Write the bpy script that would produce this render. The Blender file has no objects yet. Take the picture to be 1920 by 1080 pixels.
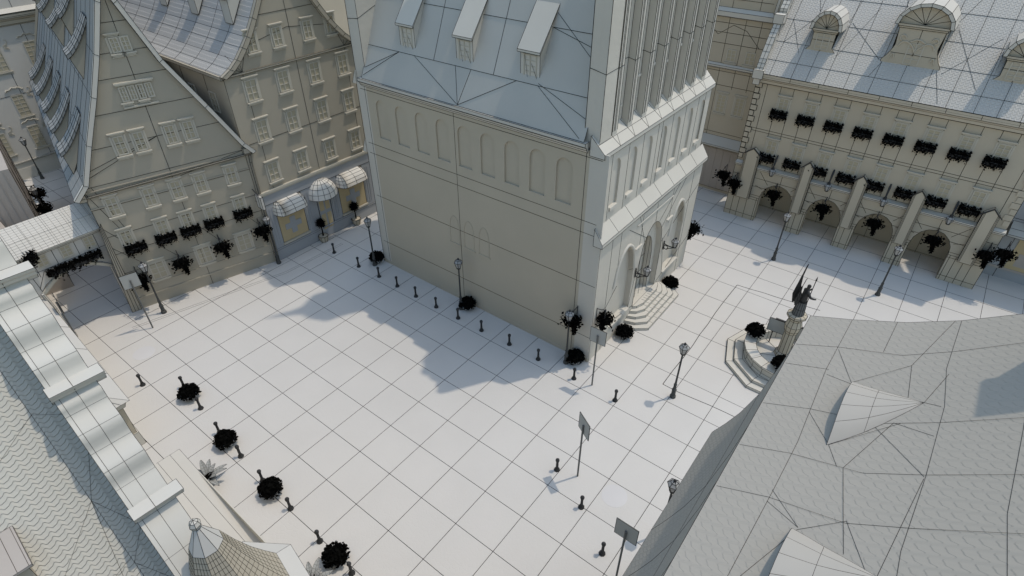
import bpy, math, random
from mathutils import Vector, Matrix
from math import sin, cos, pi, radians, sqrt, atan2, hypot

D = bpy.data
scn = bpy.context.scene
COL = scn.collection
CAM = Vector((-12.459, -33.188, 24.899))

# ------------------------------------------------------------------ materials
def clay(name, col, rough=0.9, bump=None, strength=0.3, scale=4.0, dist=0.02, vary=0.03):
    m = D.materials.new(name); m.use_nodes = True
    nt = m.node_tree; bs = nt.nodes['Principled BSDF']
    bs.inputs['Roughness'].default_value = rough
    bs.inputs['Specular IOR Level'].default_value = 0.15
    tc = nt.nodes.new('ShaderNodeTexCoord')
    n = nt.nodes.new('ShaderNodeTexNoise'); n.inputs['Scale'].default_value = 0.35; n.inputs['Detail'].default_value = 4
    nt.links.new(tc.outputs['Object'], n.inputs['Vector'])
    r = nt.nodes.new('ShaderNodeMapRange'); r.inputs['From Min'].default_value = .3; r.inputs['From Max'].default_value = .7
    r.inputs['To Min'].default_value = 1 - vary; r.inputs['To Max'].default_value = 1 + vary
    nt.links.new(n.outputs['Fac'], r.inputs['Value'])
    mx = nt.nodes.new('ShaderNodeVectorMath'); mx.operation = 'SCALE'
    mx.inputs[0].default_value = col
    nt.links.new(r.outputs['Result'], mx.inputs['Scale'])
    nt.links.new(mx.outputs['Vector'], bs.inputs['Base Color'])
    if bump:
        bp = nt.nodes.new('ShaderNodeBump'); bp.inputs['Strength'].default_value = strength; bp.inputs['Distance'].default_value = dist
        if bump == 'noise':
            t = nt.nodes.new('ShaderNodeTexNoise'); t.inputs['Scale'].default_value = scale; t.inputs['Detail'].default_value = 6
            nt.links.new(tc.outputs['Object'], t.inputs['Vector']); h = t.outputs['Fac']
        elif bump == 'cobble':
            t = nt.nodes.new('ShaderNodeTexVoronoi'); t.inputs['Scale'].default_value = scale; t.feature = 'DISTANCE_TO_EDGE'
            nt.links.new(tc.outputs['Object'], t.inputs['Vector'])
            q = nt.nodes.new('ShaderNodeMath'); q.operation = 'MINIMUM'; q.inputs[1].default_value = .12
            nt.links.new(t.outputs['Distance'], q.inputs[0]); h = q.outputs[0]
        elif bump == 'brick':
            t = nt.nodes.new('ShaderNodeTexBrick'); t.inputs['Scale'].default_value = scale
            t.inputs['Color1'].default_value = (1, 1, 1, 1); t.inputs['Color2'].default_value = (.7, .7, .7, 1); t.inputs['Mortar'].default_value = (0, 0, 0, 1)
            t.inputs['Mortar Size'].default_value = .03
            mp = nt.nodes.new('ShaderNodeMapping'); mp.inputs['Rotation'].default_value = (radians(90), 0, 0)
            nt.links.new(tc.outputs['Object'], mp.inputs['Vector']); nt.links.new(mp.outputs['Vector'], t.inputs['Vector']); h = t.outputs['Color']
        nt.links.new(h, bp.inputs['Height']); nt.links.new(bp.outputs['Normal'], bs.inputs['Normal'])
    return m

def tile(name, col, row=.2, period=.33, amp=.3, strength=.8, dist=.04, mode='wave'):
    """clay roof tiles: rows of overlapping courses with a wavy lower edge (UV in metres)"""
    m = D.materials.new(name); m.use_nodes = True
    nt = m.node_tree; bs = nt.nodes['Principled BSDF']
    bs.inputs['Roughness'].default_value = .9; bs.inputs['Specular IOR Level'].default_value = .15
    bs.inputs['Base Color'].default_value = (*col, 1)
    uv = nt.nodes.new('ShaderNodeUVMap'); sp = nt.nodes.new('ShaderNodeSeparateXYZ'); nt.links.new(uv.outputs['UV'], sp.inputs[0])
    def M(op, a, b=None):
        n = nt.nodes.new('ShaderNodeMath'); n.operation = op
        for i, v in enumerate((a, b)):
            if v is None: continue
            if isinstance(v, (int, float)): n.inputs[i].default_value = v
            else: nt.links.new(v, n.inputs[i])
        return n.outputs[0]
    nz = nt.nodes.new('ShaderNodeTexNoise'); nz.inputs['Scale'].default_value = 1.3; nt.links.new(uv.outputs['UV'], nz.inputs['Vector'])
    s = M('SINE', M('MULTIPLY', sp.outputs[0], 2 * pi / period))
    s2 = M('SINE', M('ADD', M('MULTIPLY', sp.outputs[0], 4 * pi / period), .8))
    wv = M('ADD', M('MULTIPLY', s, amp), M('MULTIPLY', s2, amp * .35))
    v = M('ADD', M('DIVIDE', sp.outputs[1], row), wv)
    v = M('ADD', v, M('MULTIPLY', nz.outputs['Fac'], .35))
    fr = M('FRACT', v)
    h = M('MINIMUM', M('SUBTRACT', 1.0, fr), M('MULTIPLY', fr, 7.0))
    bp = nt.nodes.new('ShaderNodeBump'); bp.inputs['Strength'].default_value = strength; bp.inputs['Distance'].default_value = dist
    nt.links.new(h, bp.inputs['Height']); nt.links.new(bp.outputs['Normal'], bs.inputs['Normal'])
    return m

def plain(name, col, rough=.7, spec=.2):
    m = D.materials.new(name); m.use_nodes = True
    b = m.node_tree.nodes['Principled BSDF']; b.inputs['Base Color'].default_value = (*col, 1)
    b.inputs['Roughness'].default_value = rough; b.inputs['Specular IOR Level'].default_value = spec
    nz = m.node_tree.nodes.new('ShaderNodeTexNoise'); nz.inputs['Scale'].default_value = 9
    bp = m.node_tree.nodes.new('ShaderNodeBump'); bp.inputs['Strength'].default_value = .08
    m.node_tree.links.new(nz.outputs['Fac'], bp.inputs['Height']); m.node_tree.links.new(bp.outputs['Normal'], b.inputs['Normal'])
    return m

A0 = .50
WALL = clay('warm grey plaster', (.475, .42, .325), bump='noise', scale=5, strength=.12)
PALE = clay('pale plaster', (.555, .53, .48), bump='noise', scale=6, strength=.12)
STONE = clay('pale stone', (.565, .535, .47), bump='noise', scale=9, strength=.15)
TRIM = clay('window trim plaster', (.50, .465, .385), bump='noise', scale=12, strength=.1)
PANE = clay('window pane', (.45, .40, .29), rough=.5)
HOUSE = clay('house plaster darkened for grazing sun', (.39, .352, .28), bump='noise', scale=5, strength=.12)  # same clay as other walls; weak grazing light darkened into the colour
BRICK = clay('church brickwork', (.56, .525, .455), bump='noise', scale=3.2, strength=.5, dist=.05)
GROUND = clay('square paving', (.565, .54, .50), bump='cobble', scale=5.0, strength=.55, dist=.035, vary=.02)
COPPER = clay('smooth sheet roof', (.475, .46, .415), rough=.6, bump='noise', scale=1.5, strength=.05)
TILE_L = tile('wavy roof tiles near', (.49, .465, .40), .125, .235, .26, .85, .03)
TILE_R = tile('soft worn roof tiles', (.372, .345, .298), .20, .24, .35, .30, .03)
TILE_F = tile('far roof tiles', (.53, .505, .455), .20, .25, .30, .8, .06)
TILE_Q = tile('house roof tiles', (.29, .29, .275), .30, .30, .06, .5, .04)
TILE_P = tile('plain roof tiles', (.42, .41, .385), .30, .30, .06, .5, .04)
OCHRE = clay('ochre window film', (.50, .40, .235), rough=.5, vary=.08)
SHADE = clay('grey shop panel', (.36, .37, .38))
PINK = clay('pinkish planks', (.42, .375, .33), bump='noise', scale=10, strength=.3)
METAL = plain('dark iron', (.035, .035, .035), .6, .3)
SIGNM = clay('grey sign sheet', (.42, .42, .39))
LEAF = plain('black foliage', (.0045, .0045, .004), .9, .02)
AGAVE = clay('grey agave leaf', (.33, .33, .31))
GLASS = clay('frosted lantern glass', (.36, .355, .34), rough=.4)
WIRE = plain('dark edge line', (.018, .018, .016), .9, .05)
WIREG = plain('soft edge line', (.10, .095, .085), .9, .05)
STATUE = plain('black bronze', (.02, .02, .019), .55, .4)

# ------------------------------------------------------------------ mesh builder
class B:
    def __init__(s): s.v = []; s.f = []; s.m = []; s.uv = []; s.sm = []; s.seg = {}; s.quiet = False
    def pt(s, p): s.v.append(tuple(p)); return len(s.v) - 1
    def line(s, p, q):
        a = tuple(round(c, 3) for c in p); b = tuple(round(c, 3) for c in q)
        if a != b: s.seg[(min(a, b), max(a, b))] = 1
    def path(s, pts, close=False):
        for a, b in zip(pts, pts[1:]): s.line(a, b)
        if close: s.line(pts[-1], pts[0])
    def face(s, pts, mat=0, wire=True, uv=None, smooth=False):
        n = len(s.v); s.v += [tuple(p) for p in pts]; s.f.append(list(range(n, n + len(pts)))); s.m.append(mat); s.uv.append(uv); s.sm.append(smooth)
        if wire and not s.quiet: s.path(list(pts), True)
    def box(s, x0, x1, y0, y1, z0, z1, mat=0, wire=True):
        c = [(x, y, z) for z in (z0, z1) for y in (y0, y1) for x in (x0, x1)]
        for q in ((0, 1, 3, 2), (4, 6, 7, 5), (0, 4, 5, 1), (2, 3, 7, 6), (0, 2, 6, 4), (1, 5, 7, 3)): s.face([c[i] for i in q], mat, wire)
    def hexa(s, c, mat=0, wire=True):
        for q in ((0, 1, 3, 2), (4, 6, 7, 5), (0, 4, 5, 1), (2, 3, 7, 6), (0, 2, 6, 4), (1, 5, 7, 3)): s.face([c[i] for i in q], mat, wire)
    def prism(s, poly, fn, a, b, mat=0, wire=True, caps=True):
        """poly of 2D points swept from a to b; fn(u, v, t) -> point"""
        P = [fn(u, v, a) for u, v in poly]; Q = [fn(u, v, b) for u, v in poly]
        if caps: s.face(P[::-1], mat, wire); s.face(Q, mat, wire)
        for i in range(len(P)):
            j = (i + 1) % len(P); s.face([P[i], P[j], Q[j], Q[i]], mat, wire)
    def tube(s, pts, r, n=6, mat=0, wire=False, smooth=True, cap=True):
        pts = [Vector(p) for p in pts]; rs = r if isinstance(r, (list, tuple)) else [r] * len(pts)
        rings = []; ref = None
        for i, p in enumerate(pts):
            t = (pts[min(i + 1, len(pts) - 1)] - pts[max(i - 1, 0)]).normalized()
            if ref is None: ref = Vector((0, 0, 1)) if abs(t.z) < .9 else Vector((1, 0, 0))
            a = t.cross(ref).normalized(); b = a.cross(t).normalized(); ref = b if abs(t.dot(b)) < .9 else ref
            rings.append([p + (a * cos(2 * pi * k / n) + b * sin(2 * pi * k / n)) * rs[i] for k in range(n)])
        for A, C in zip(rings, rings[1:]):
            for k in range(n): s.face([A[k], A[(k + 1) % n], C[(k + 1) % n], C[k]], mat, wire, None, smooth)
        if cap: s.face(rings[0][::-1], mat, wire); s.face(rings[-1], mat, wire)
    def lathe(s, prof, n=8, c=(0, 0), mat=0, wire=False, smooth=False, ph=0, cap=True, arc=2 * pi, a0=0):
        full = abs(arc - 2 * pi) < 1e-4; N = n if full else n + 1
        R = [[(c[0] + r * cos(ph + a0 + arc * k / n), c[1] + r * sin(ph + a0 + arc * k / n), z) for k in range(N)] for r, z in prof]
        for A, C in zip(R, R[1:]):
            for k in range(n): s.face([A[k], A[(k + 1) % N], C[(k + 1) % N], C[k]], mat, wire, None, smooth)
        if cap and full:
            if prof[0][0] > 1e-3: s.face(R[0][::-1], mat, wire)
            if prof[-1][0] > 1e-3: s.face(R[-1], mat, wire)
    def leaves(s, n, shape, size, rng, mat=0):
        for _ in range(n):
            c = Vector(shape(rng)); d = Vector((rng.gauss(0, 1), rng.gauss(0, 1), rng.gauss(0, 1))).normalized()
            e = d.cross(Vector((rng.gauss(0, 1), rng.gauss(0, 1), rng.gauss(0, 1)))).normalized()
            L = size * rng.uniform(.6, 1.3); W = L * .35
            s.face([c - d * L * .5, c + e * W, c + d * L * .5, c - e * W], mat, False)

PARENT_INV = {}
def make(name, b, mats, parent=None, w=None, world=False, wmat=None):
    """link the builder as ONE mesh; w = width of its dark edge lines; world coords are moved into the parent's frame"""
    if not isinstance(mats, (list, tuple)): mats = [mats]
    inv = PARENT_INV.get(parent.name) if (parent and world) else None
    me = D.meshes.new(name); V = list(b.v); F = list(b.f); MI = list(b.m); UV = list(b.uv); SM = list(b.sm)
    if w and b.seg:
        li = len(mats); mats = list(mats) + [wmat or WIRE]; h = w * .42
        for (p, q) in b.seg:
            p = Vector(p); q = Vector(q); t = (q - p).normalized()
            a = t.cross(Vector((0, 0, 1)) if abs(t.z) < .8 else Vector((1, 0, 0))).normalized() * h; c = t.cross(a).normalized() * h
            n = len(V)
            for o in (p, q):
                for d in (a, c, -a, -c): V.append(tuple(o + d))
            for k in range(4): F.append([n + k, n + (k + 1) % 4, n + 4 + (k + 1) % 4, n + 4 + k]); MI.append(li); UV.append(None); SM.append(False)
    if inv: V = [tuple(inv @ Vector(p)) for p in V]
    if any(SM):                                        # rounded faces share their corners so that they shade smoothly
        key = {}
        for fi_, f in enumerate(F):
            if SM[fi_]:
                g = []
                for i in f:
                    i = key.setdefault(tuple(round(c, 4) for c in V[i]), i)
                    if i not in g: g.append(i)
                if len(g) > 2: F[fi_] = g; UV[fi_] = UV[fi_] if len(g) == len(f) else None
    me.from_pydata(V, [], F); me.validate(clean_customdata=False)
    for m in mats: me.materials.append(m)
    me.polygons.foreach_set('material_index', MI); me.polygons.foreach_set('use_smooth', SM)
    if any(u is not None for u in UV):
        L = me.uv_layers.new(name='UVMap')
        for p, u in zip(me.polygons, UV):
            if u:
                for k, li_ in enumerate(p.loop_indices): L.data[li_].uv = u[k]
    me.update()
    o = D.objects.new(name, me); COL.objects.link(o)
    if parent: o.parent = parent
    return o
def part(name, b, mats, parent, w=None, world=False, label=None, wmat=None):
    o = make(name, b, mats, parent, w, world, wmat)
    if label: o['label'] = label
    return o
def tag(o, label, cat, group=None):
    o['label'] = label; o['category'] = cat
    if group: o['group'] = group
    return o
def thing(name, label, cat, loc=(0, 0, 0), rz=0, group=None):
    o = D.objects.new(name, None); COL.objects.link(o); o.location = loc; o.rotation_euler = (0, 0, rz)
    o.empty_display_size = .3
    PARENT_INV[o.name] = (Matrix.Translation(Vector(loc)) @ Matrix.Rotation(rz, 4, 'Z')).inverted()
    return tag(o, label, cat, group)
def kids(o): return [c for c in D.objects if c.parent == o]
def dup(root, loc, rz=0, label=None, group=None):
    def cp(o, par):
        c = o.copy(); COL.objects.link(c)
        if par: c.parent = par
        for ch in TREE.get(o.name) or TREE.setdefault(o.name, kids(o)): cp(ch, c)
        return c
    r = cp(root, None); r.location = loc; r.rotation_euler = (0, 0, rz)
    if label: r['label'] = label
    if group: r['group'] = group
    return r
TREE = {}
def grow(proto, spots, labels, group):
    """first spot moves the prototype, later ones are copies"""
    for i, ((x, y, z, rz), l) in enumerate(zip(spots, labels)):
        if i == 0: proto.location = (x, y, z); proto.rotation_euler = (0, 0, rz); proto['label'] = l; proto['group'] = group
        else: dup(proto, (x, y, z), rz, l, group)
def structure(name, b, mats, w=None, wmat=None):
    o = make(name, b, mats, None, w, wmat=wmat); o['kind'] = 'structure'; return o

# ------------------------------------------------------------------ shared building pieces
def arched_wall(b, f, x0, x1, z0, z1, arches, depth, gothic=False, back=True, n=8, wire=False, edge=False, through=None):
    cur = x0
    for ia, (xc, w, zb, zs, h) in enumerate(arches):
        xl, xr = xc - w / 2, xc + w / 2
        if xl > cur: b.face([f(cur, z0, 0), f(xl, z0, 0), f(xl, z1, 0), f(cur, z1, 0)], 0, wire)
        if zb > z0: b.face([f(xl, z0, 0), f(xr, z0, 0), f(xr, zb, 0), f(xl, zb, 0)], 0, wire)
        P = []
        for k in range(n + 1):
            t = k / n
            if gothic:
                u = abs(2 * t - 1)           # pointed: two arcs meeting at the apex
                P.append((xl + w * t, zs + h * sqrt(max(0, 1 - u ** 1.7))))
            else:
                a = pi * (1 - t); P.append((xc + w / 2 * cos(a), zs + h * sin(a)))
        for p, q in zip(P, P[1:]): b.face([f(p[0], p[1], 0), f(q[0], q[1], 0), f(q[0], z1, 0), f(p[0], z1, 0)], 0, wire)
        out = [(xl, zb)] + P + [(xr, zb)]
        for p, q in zip(out, out[1:] + out[:1]):
            if not back and p[1] == q[1] == zb: continue
            b.face([f(*p, 0), f(*q, 0), f(*q, depth), f(*p, depth)], 0, False)
        if back and ia != through: b.face([f(*p, depth) for p in out], 0, False)
        if edge: b.path([f(*p, 0) for p in out]); b.path([f(*p, depth) for p in out])
        cur = xr
    b.face([f(cur, z0, 0), f(x1, z0, 0), f(x1, z1, 0), f(cur, z1, 0)], 0, wire)

WCACHE = {}
def window(parent, x, z, w, h, y=0, cols=2, rows=3, hood=True, sill=True, d=1.0):
    """relief window on a facade lying in the local plane y; x,z = bottom centre. parts: window > pane, hood, sill"""
    key = (round(w, 2), round(h, 2), cols, rows, hood, sill, d)
    if key not in WCACHE:
        fb = B(); t = .075
        fb.box(-w / 2, -w / 2 + t, -.07 * d, 0, 0, h); fb.box(w / 2 - t, w / 2, -.06 * d, 0, 0, h); fb.box(-w / 2 + t, w / 2 - t, -.06 * d, 0, h - t, h); fb.box(-w / 2 + t, w / 2 - t, -.06 * d, 0, 0, t)
        for k in range(1, cols):
            xx = -w / 2 + t + (w - 2 * t) * k / cols; fb.box(xx - .03, xx + .03, -.05 * d, 0, t, h - t)
        for k in range(1, rows):
            zz = t + (h - 2 * t) * k / rows; fb.box(-w / 2 + t, w / 2 - t, -.045 * d, 0, zz - .02, zz + .02)
        pb = B(); pb.face([(-w / 2 + t, -.012, t), (w / 2 - t, -.012, t), (w / 2 - t, -.012, h - t), (-w / 2 + t, -.012, h - t)])
        hb = B()
        if hood:
            e = .10
            for k, (o, zz) in enumerate(((.04, .02), (.10, .10), (.17, .17))): hb.box(-w / 2 - o, w / 2 + o, -(.06 + .045 * k) * d, 0, h + zz, h + zz + .055)
            hb.box(-w / 2 - .13, -w / 2 - .02, -.03 * d, 0, 0, h + .02); hb.box(w / 2 + .02, w / 2 + .13, -.03 * d, 0, 0, h + .02)
        sb = B()
        if sill:
            sb.box(-w / 2 - .14, w / 2 + .14, -.15 * d, 0, -.10, -.03); sb.box(-w / 2 - .08, w / 2 + .08, -.10 * d, 0, -.18, -.12); sb.box(-w / 2 - .12, w / 2 + .12, -.06 * d, 0, -.25, -.20)
        WCACHE[key] = [fb, pb, hb, sb, None]
    c = WCACHE[key]
    if c[4] is None:
        f = make('window', c[0], TRIM, parent); p = make('pane', c[1], PANE, f); L = [f, p]
        if hood: L.append(make('hood', c[2], TRIM, f))
        if sill: L.append(make('sill', c[3], TRIM, f))
        c[4] = L
    else:
        L = [o.copy() for o in c[4]]
        for o in L: COL.objects.link(o)
        L[0].parent = parent
        for o in L[1:]: o.parent = L[0]
    L[0].location = (x, y, z)
    return L[0]

# ================================================================== THE SETTING
GX, GY = 2.126, 2.2
b = B()
b.face([(-140, -150, 0), (190, -150, 0), (190, 170, 0), (-140, 170, 0)], 0, False)
for i in range(-8, 22): b.line((i * GX, -60, .001), (i * GX, 44, .001))
for j in range(-27, 20): b.line((-17, j * GY, .001), (46, j * GY, .001))
structure('ground', b, GROUND, .03)
b = B()                                               # paving seams across the square
jag = random.Random(5)
def seam(p, q, n, j):
    P = [Vector((*p, .003)).lerp(Vector((*q, .003)), k / n) for k in range(n + 1)]
    for v in P[1:-1]: v.x += jag.uniform(-j, j); v.y += jag.uniform(-j, j)
    b.path(P)
seam((23.73, -25.55), (11.7, -25.65), 9, .06); seam((11.7, -25.65), (11.9, -32), 7, .06); seam((23.73, -25.55), (24.3, -31), 6, .03)
b.face([(11.7, -25.65, .002), (11.72, -25.65, .002), (11.72, -25.66, .002)], 0, False)
structure('paving', b, WIREG, .045)
b = B()                                               # kerb strip in front of the gabled house and the shop
for o in (1.75, 1.95):
    b.line((-4.2 - .25 * o, 5.5 - .97 * o, .002), (5.66 - .25 * o, 2.92 - .97 * o, .002)); b.line((5.66 - .25 * o, 2.92 - .97 * o, .002), (10.2, 2.8 - o, .002))
b.face([(5, 1, .001), (5.01, 1, .001), (5, 1.01, .001)], 0, False)
structure('kerb', b, WIREG, .02)
def disc(name, x, y, r, label):
    b = B(); b.lathe([(r, 0.0), (r, .006)], 28); o = make(name, b, PALEPINK, None); o.location = (x, y, 0); tag(o, label, 'manhole cover'); return o
PALEPINK = clay('pinkish cover', (.57, .55, .53))
disc('manhole_cover', 3.58, -27.07, .62, 'round pinkish cover in the paving between two slanted bollards and the near tiled roof')
disc('manhole_cover', -5.32, .78, .62, 'faint round cover in the paving near the scrolled gable, in front of the arched passage')

# ================================================================== CHURCH
church = thing('church', 'tall brick church with arcaded side wall, steep roof and wide stepped entrance front', 'church', (17.1, -12, 0))
SX = 10.6
b = B(); f = lambda s, z, d: (SX + d, -s, z)
N9 = [(5.43 + 1.672 * i, 1.0, 10.05, 12.05, .5) for i in range(9)]
b.box(SX, SX + .3, -20.2, -4.25, 0, 9.45, 0, False)
arched_wall(b, f, 4.25, 20.2, 9.45, 13.3, N9, .10)
b.box(SX - .03, SX + .27, -21.2, -3.5, 0, .25, 0, False)
for z in (1.9, 5.6, 8.75, 9.45, 12.95): b.line((SX, -3.7, z), (SX, -21.2 if z < 8 else -20.9, z))
for y in (-4.1, -11.4, -20.0): b.line((SX, y, 0), (SX, y, 13.3))
part('side_wall', b, WALL, church, .035, True)
b = B()
for s in (10.92, 12.12, 13.33):                          # three small pointed blind windows
    w = .78; P = [(s - w / 2, 4.5), (s - w / 2, 5.7)] + [(s - w / 2 + w * t / 8, 5.7 + .8 * sqrt(max(0, 1 - abs(t / 4 - 1) ** 1.7))) for t in range(1, 8)] + [(s + w / 2, 5.7), (s + w / 2, 4.5)]
    for p, q in zip(P, P[1:]): b.tube([f(*p, -.01), f(*q, -.01)], .022, 5, cap=False)
    b.box(SX - .05, SX, -s - w / 2 - .08, -s + w / 2 + .08, 4.38, 4.5)
part('blind_window', b, WALL, church, None, True)
b = B()                                               # eaves cornice
b.prism([(0, 13.15), (-.12, 13.3), (-.16, 13.42), (-.28, 13.5), (-.28, 13.68), (.3, 13.68), (.3, 13.15)], lambda u, v, t: (SX + u, t, v), -20.05, -3.9)
part('cornice', b, STONE, church, .035, True)
# steep roof
RS = 2.25; EX, EZ = 10.42, 13.7; RX = 17.1; RZ = EZ + RS * (RX - EX)
b = B()
b.face([(EX, -19.9, EZ), (EX, -4.2, EZ), (RX, -4.2, RZ), (RX, -19.9, RZ)]); b.face([(2 * RX - EX, -19.9, EZ), (2 * RX - EX, -4.2, EZ), (RX, -4.2, RZ), (RX, -19.9, RZ)], 0, False)
def rp(y, z): return (EX + (z - EZ) / RS - .01, y, z)
for z in (15.5, 18.0, 20.5): b.line(rp(-19.9, z), rp(-4.2, z))
for y in (-9.6, -13.8): b.line(rp(y, 15.5), rp(y, 24))
for p, q in (((-4.3, 13.9), (-6.9, 15.5)), ((-4.3, 14.3), (-6.9, 15.5)), ((-8.1, 15.5), (-11.9, 13.75)), ((-11.2, 15.5), (-11.9, 13.75)), ((-12.3, 15.5), (-11.9, 13.75)), ((-15.3, 15.5), (-11.9, 13.75)), ((-16.6, 15.5), (-19.6, 13.8)), ((-16.6, 15.6), (-19.8, 14.6)), ((-16.7, 18.6), (-19.8, 16.6)), ((-16.6, 18.0), (-19.8, 17.3))): b.line(rp(*p), rp(*q))
part('roof', b, COPPER, church, .03, True)
for i, y in enumerate((-7.5, -11.75, -16.0)):            # shed dormers
    r = thing('x', '', '') if False else None
    b = B(); x0 = 11.38; w = .58; zb, zt = 15.58, 17.15; sl = 1.30
    L = (zt - zb) / (RS - sl); zr = zt + sl * L
    for s in (-1, 1): b.face([(x0, y + s * w, zb), (x0, y + s * w, zt), (x0 + L, y + s * w, zr)])
    b.face([(x0, y - w, zb), (x0, y + w, zb), (x0, y + w, zt), (x0, y - w, zt)])
    d = part('dormer', b, STONE, church, .03, True)
    b = B(); e = .1
    b.hexa([(x0 - .16, y - w - e, zt - .16 * sl - .02), (x0 + L, y - w - e, zr), (x0 - .16, y + w + e, zt - .16 * sl - .02), (x0 + L, y + w + e, zr),
            (x0 - .16, y - w - e, zt - .16 * sl + .1), (x0 + L + .08, y - w - e, zr + .1), (x0 - .16, y + w + e, zt - .16 * sl + .1), (x0 + L + .08, y + w + e, zr + .1)])
    b.v = [tuple(PARENT_INV[church.name] @ Vector(p)) for p in b.v]; b.seg = {tuple(tuple(PARENT_INV[church.name] @ Vector(p)) for p in k): 1 for k in b.seg}
    part('dormer_roof', b, STONE, d, .03)
    b = B(); o = .03
    b.box(x0 - o, x0, y - .40, y - .34, zb + .18, zt - .3); b.box(x0 - o, x0, y + .34, y + .40, zb + .18, zt - .3); b.box(x0 - o, x0, y - .03, y + .03, zb + .18, zt - .3)
    for k in range(5): b.box(x0 - o + .005, x0, y - .34, y + .34, zb + .18 + k * .26, zb + .22 + k * .26)
    b.box(x0 - .07, x0, y - w, y + w, zt - .22, zt - .14); b.box(x0 - .05, x0, y - w, y + w, zb, zb + .12)
    b.v = [tuple(PARENT_INV[church.name] @ Vector(p)) for p in b.v]; b.seg = {}
    b.line((x0 - 17.1 - .04, y + 12 + .30, zt - .35), (x0 - 17.1 - .04, y + 12 + .12, zb + .1)); b.line((x0 - 17.1 - .04, y + 12 - .1, zt - .7), (x0 - 17.1 - .04, y + 12 - .5, zb + .05))
    part('window', b, TRIM, d, .02)
# two gabled end screens: the entrance front and the rear one
GAB = [(10.7, 20.8), (12.0, 22.4), (12.0, 24.0), (13.2, 26.2), (13.2, 27.4), (14.8, 29.4), (14.8, 30.2), (17.1, 32.3), (19.4, 30.2), (19.4, 29.4), (21, 27.4), (21, 26.2), (22.2, 24), (22.2, 22.4), (23.6, 20.8)]
b = B(); F0 = -21.25
ff = lambda x, z, d: (x, F0 + d, z)
arched_wall(b, ff, 10.65, 24.0, 0, 8.3, [(14.0, 2.5, 1.35, 4.3, 2.3), (17.45, 3.1, .9, 4.1, 2.45), (21.15, 2.3, 1.45, 4.3, 2.2)], .35, True, n=10, through=1)
b.box(10.6, 10.65, -21.25, -20.2, 0, 13.3, 0, False); b.face([(10.62, -21.25, 0), (10.62, -21.25, 8.4), (10.62, -20.9, 9.2), (10.62, -20.2, 9.2), (10.62, -20.2, 0)], 0, False)
b.box(23.9, 24.0, -21.2, -19.2, 0, 8.3, 0, False)
f2 = lambda x, z, d: (x, -20.9 + d, z)
arched_wall(b, f2, 10.65, 23.75, 9.0, 13.3, [(12.12 + 1.755 * i, .82, 9.95, 12.1, .46) for i in range(7)], .12, n=8)
b.path([(10.65, F0, 0), (10.65, F0, 8.3)]); b.path([(10.65, -20.9, 9.2), (10.65, -20.9, 13.2)]); b.path([(24.0, F0, 0), (24.0, F0, 8.3)]); b.path([(23.75, -20.9, 9.2), (23.75, -20.9, 13.2)])
for x in (12.0, 13.0, 15.6, 19.6, 22.6): b.line((x, F0, 0 if x < 12.5 or x > 22 else 5.5), (x, F0, 8.3))
for p, q in (((10.65, 2.1), (13.2, 4.2)), ((14.6, 4.6), (15.7, 4.1)), ((10.65, 2.1), (16, 1.0)), ((13.9, 7.7), (16.5, 5.9)), ((19.0, 4.4), (24, 6.6)), ((19.2, 1.0), (24, 2.5)), ((17.5, 6.6), (17.4, 8.3)), ((18.1, 6.3), (20.8, 8.2)), ((18.6, 5.6), (21.6, 8.2)), ((16.3, 5.7), (15, 8.2)), ((15.2, 1.2), (15.75, 4)), ((20, 1.5), (19.1, 4.6))): b.line((p[0], F0 - .003, p[1]), (q[0], F0 - .003, q[1]))
for x in (11.6, 13.3, 14.9, 16.6, 17.1, 18.4, 20.1, 21.9, 22.9): b.line((x, -20.9, 9.2), (x, -20.9, 13.2))
for p, q in (((12, 4.2), (12, 8.2)),): b.line((p[0], F0, p[1]), (q[0], F0, q[1]))
part('front_wall', b, BRICK, church, .032, True)
b = B()                                               # upper screen above the second ledge, with lesenes
top = lambda x: [z0 + (z1 - z0) * (x - x0) / (x1 - x0 + 1e-9) for (x0, z0), (x1, z1) in zip(GAB, GAB[1:]) if x0 <= x <= x1 + 1e-6][0]
P = [(10.7, 13.4)] + GAB + [(23.6, 13.4)]
b.prism(P, lambda u, v, t: (u, t, v), -20.2, -19.75, wire=False)
b.box(10.69, 11.75, -20.6, -20.2, 13.5, 21.6, 0, False)
for x, z1 in ((10.69, 20.8), (11.75, 21.6)): b.line((x, -20.6, 13.8), (x, -20.6, z1))
b.path([(10.69, -19.75, 13.5), (10.69, -19.75, 20.8)]); b.path([(10.69, -19.75, 17.05), (10.69, -20.6, 16.9), (11.75, -20.6, 16.95)])
XS = [12.15 + 1.525 * i for i in range(8)]
for x in XS:
    z1 = min(top(max(10.8, x - .3)), top(min(23.5, x + .3))) - .2
    b.box(x - .26, x + .2, -20.58, -20.2, 13.6, z1, 0, False)
    for xx, yy in ((x - .26, -20.58), (x - .26, -20.2), (x - .12, -20.585), (x - .02, -20.585), (x + .2, -20.58), (x + .42, -20.205)): b.line((xx, yy, 13.9), (xx, yy, z1))
    b.path([(x - 1.0, -20.2, 17.0), (x - .26, -20.2, 16.98), (x - .26, -20.58, 16.9), (x + .2, -20.58, 16.95), (x + .2, -20.2, 17.0)])
part('upper_screen', b, BRICK, church, .034, True)
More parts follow.
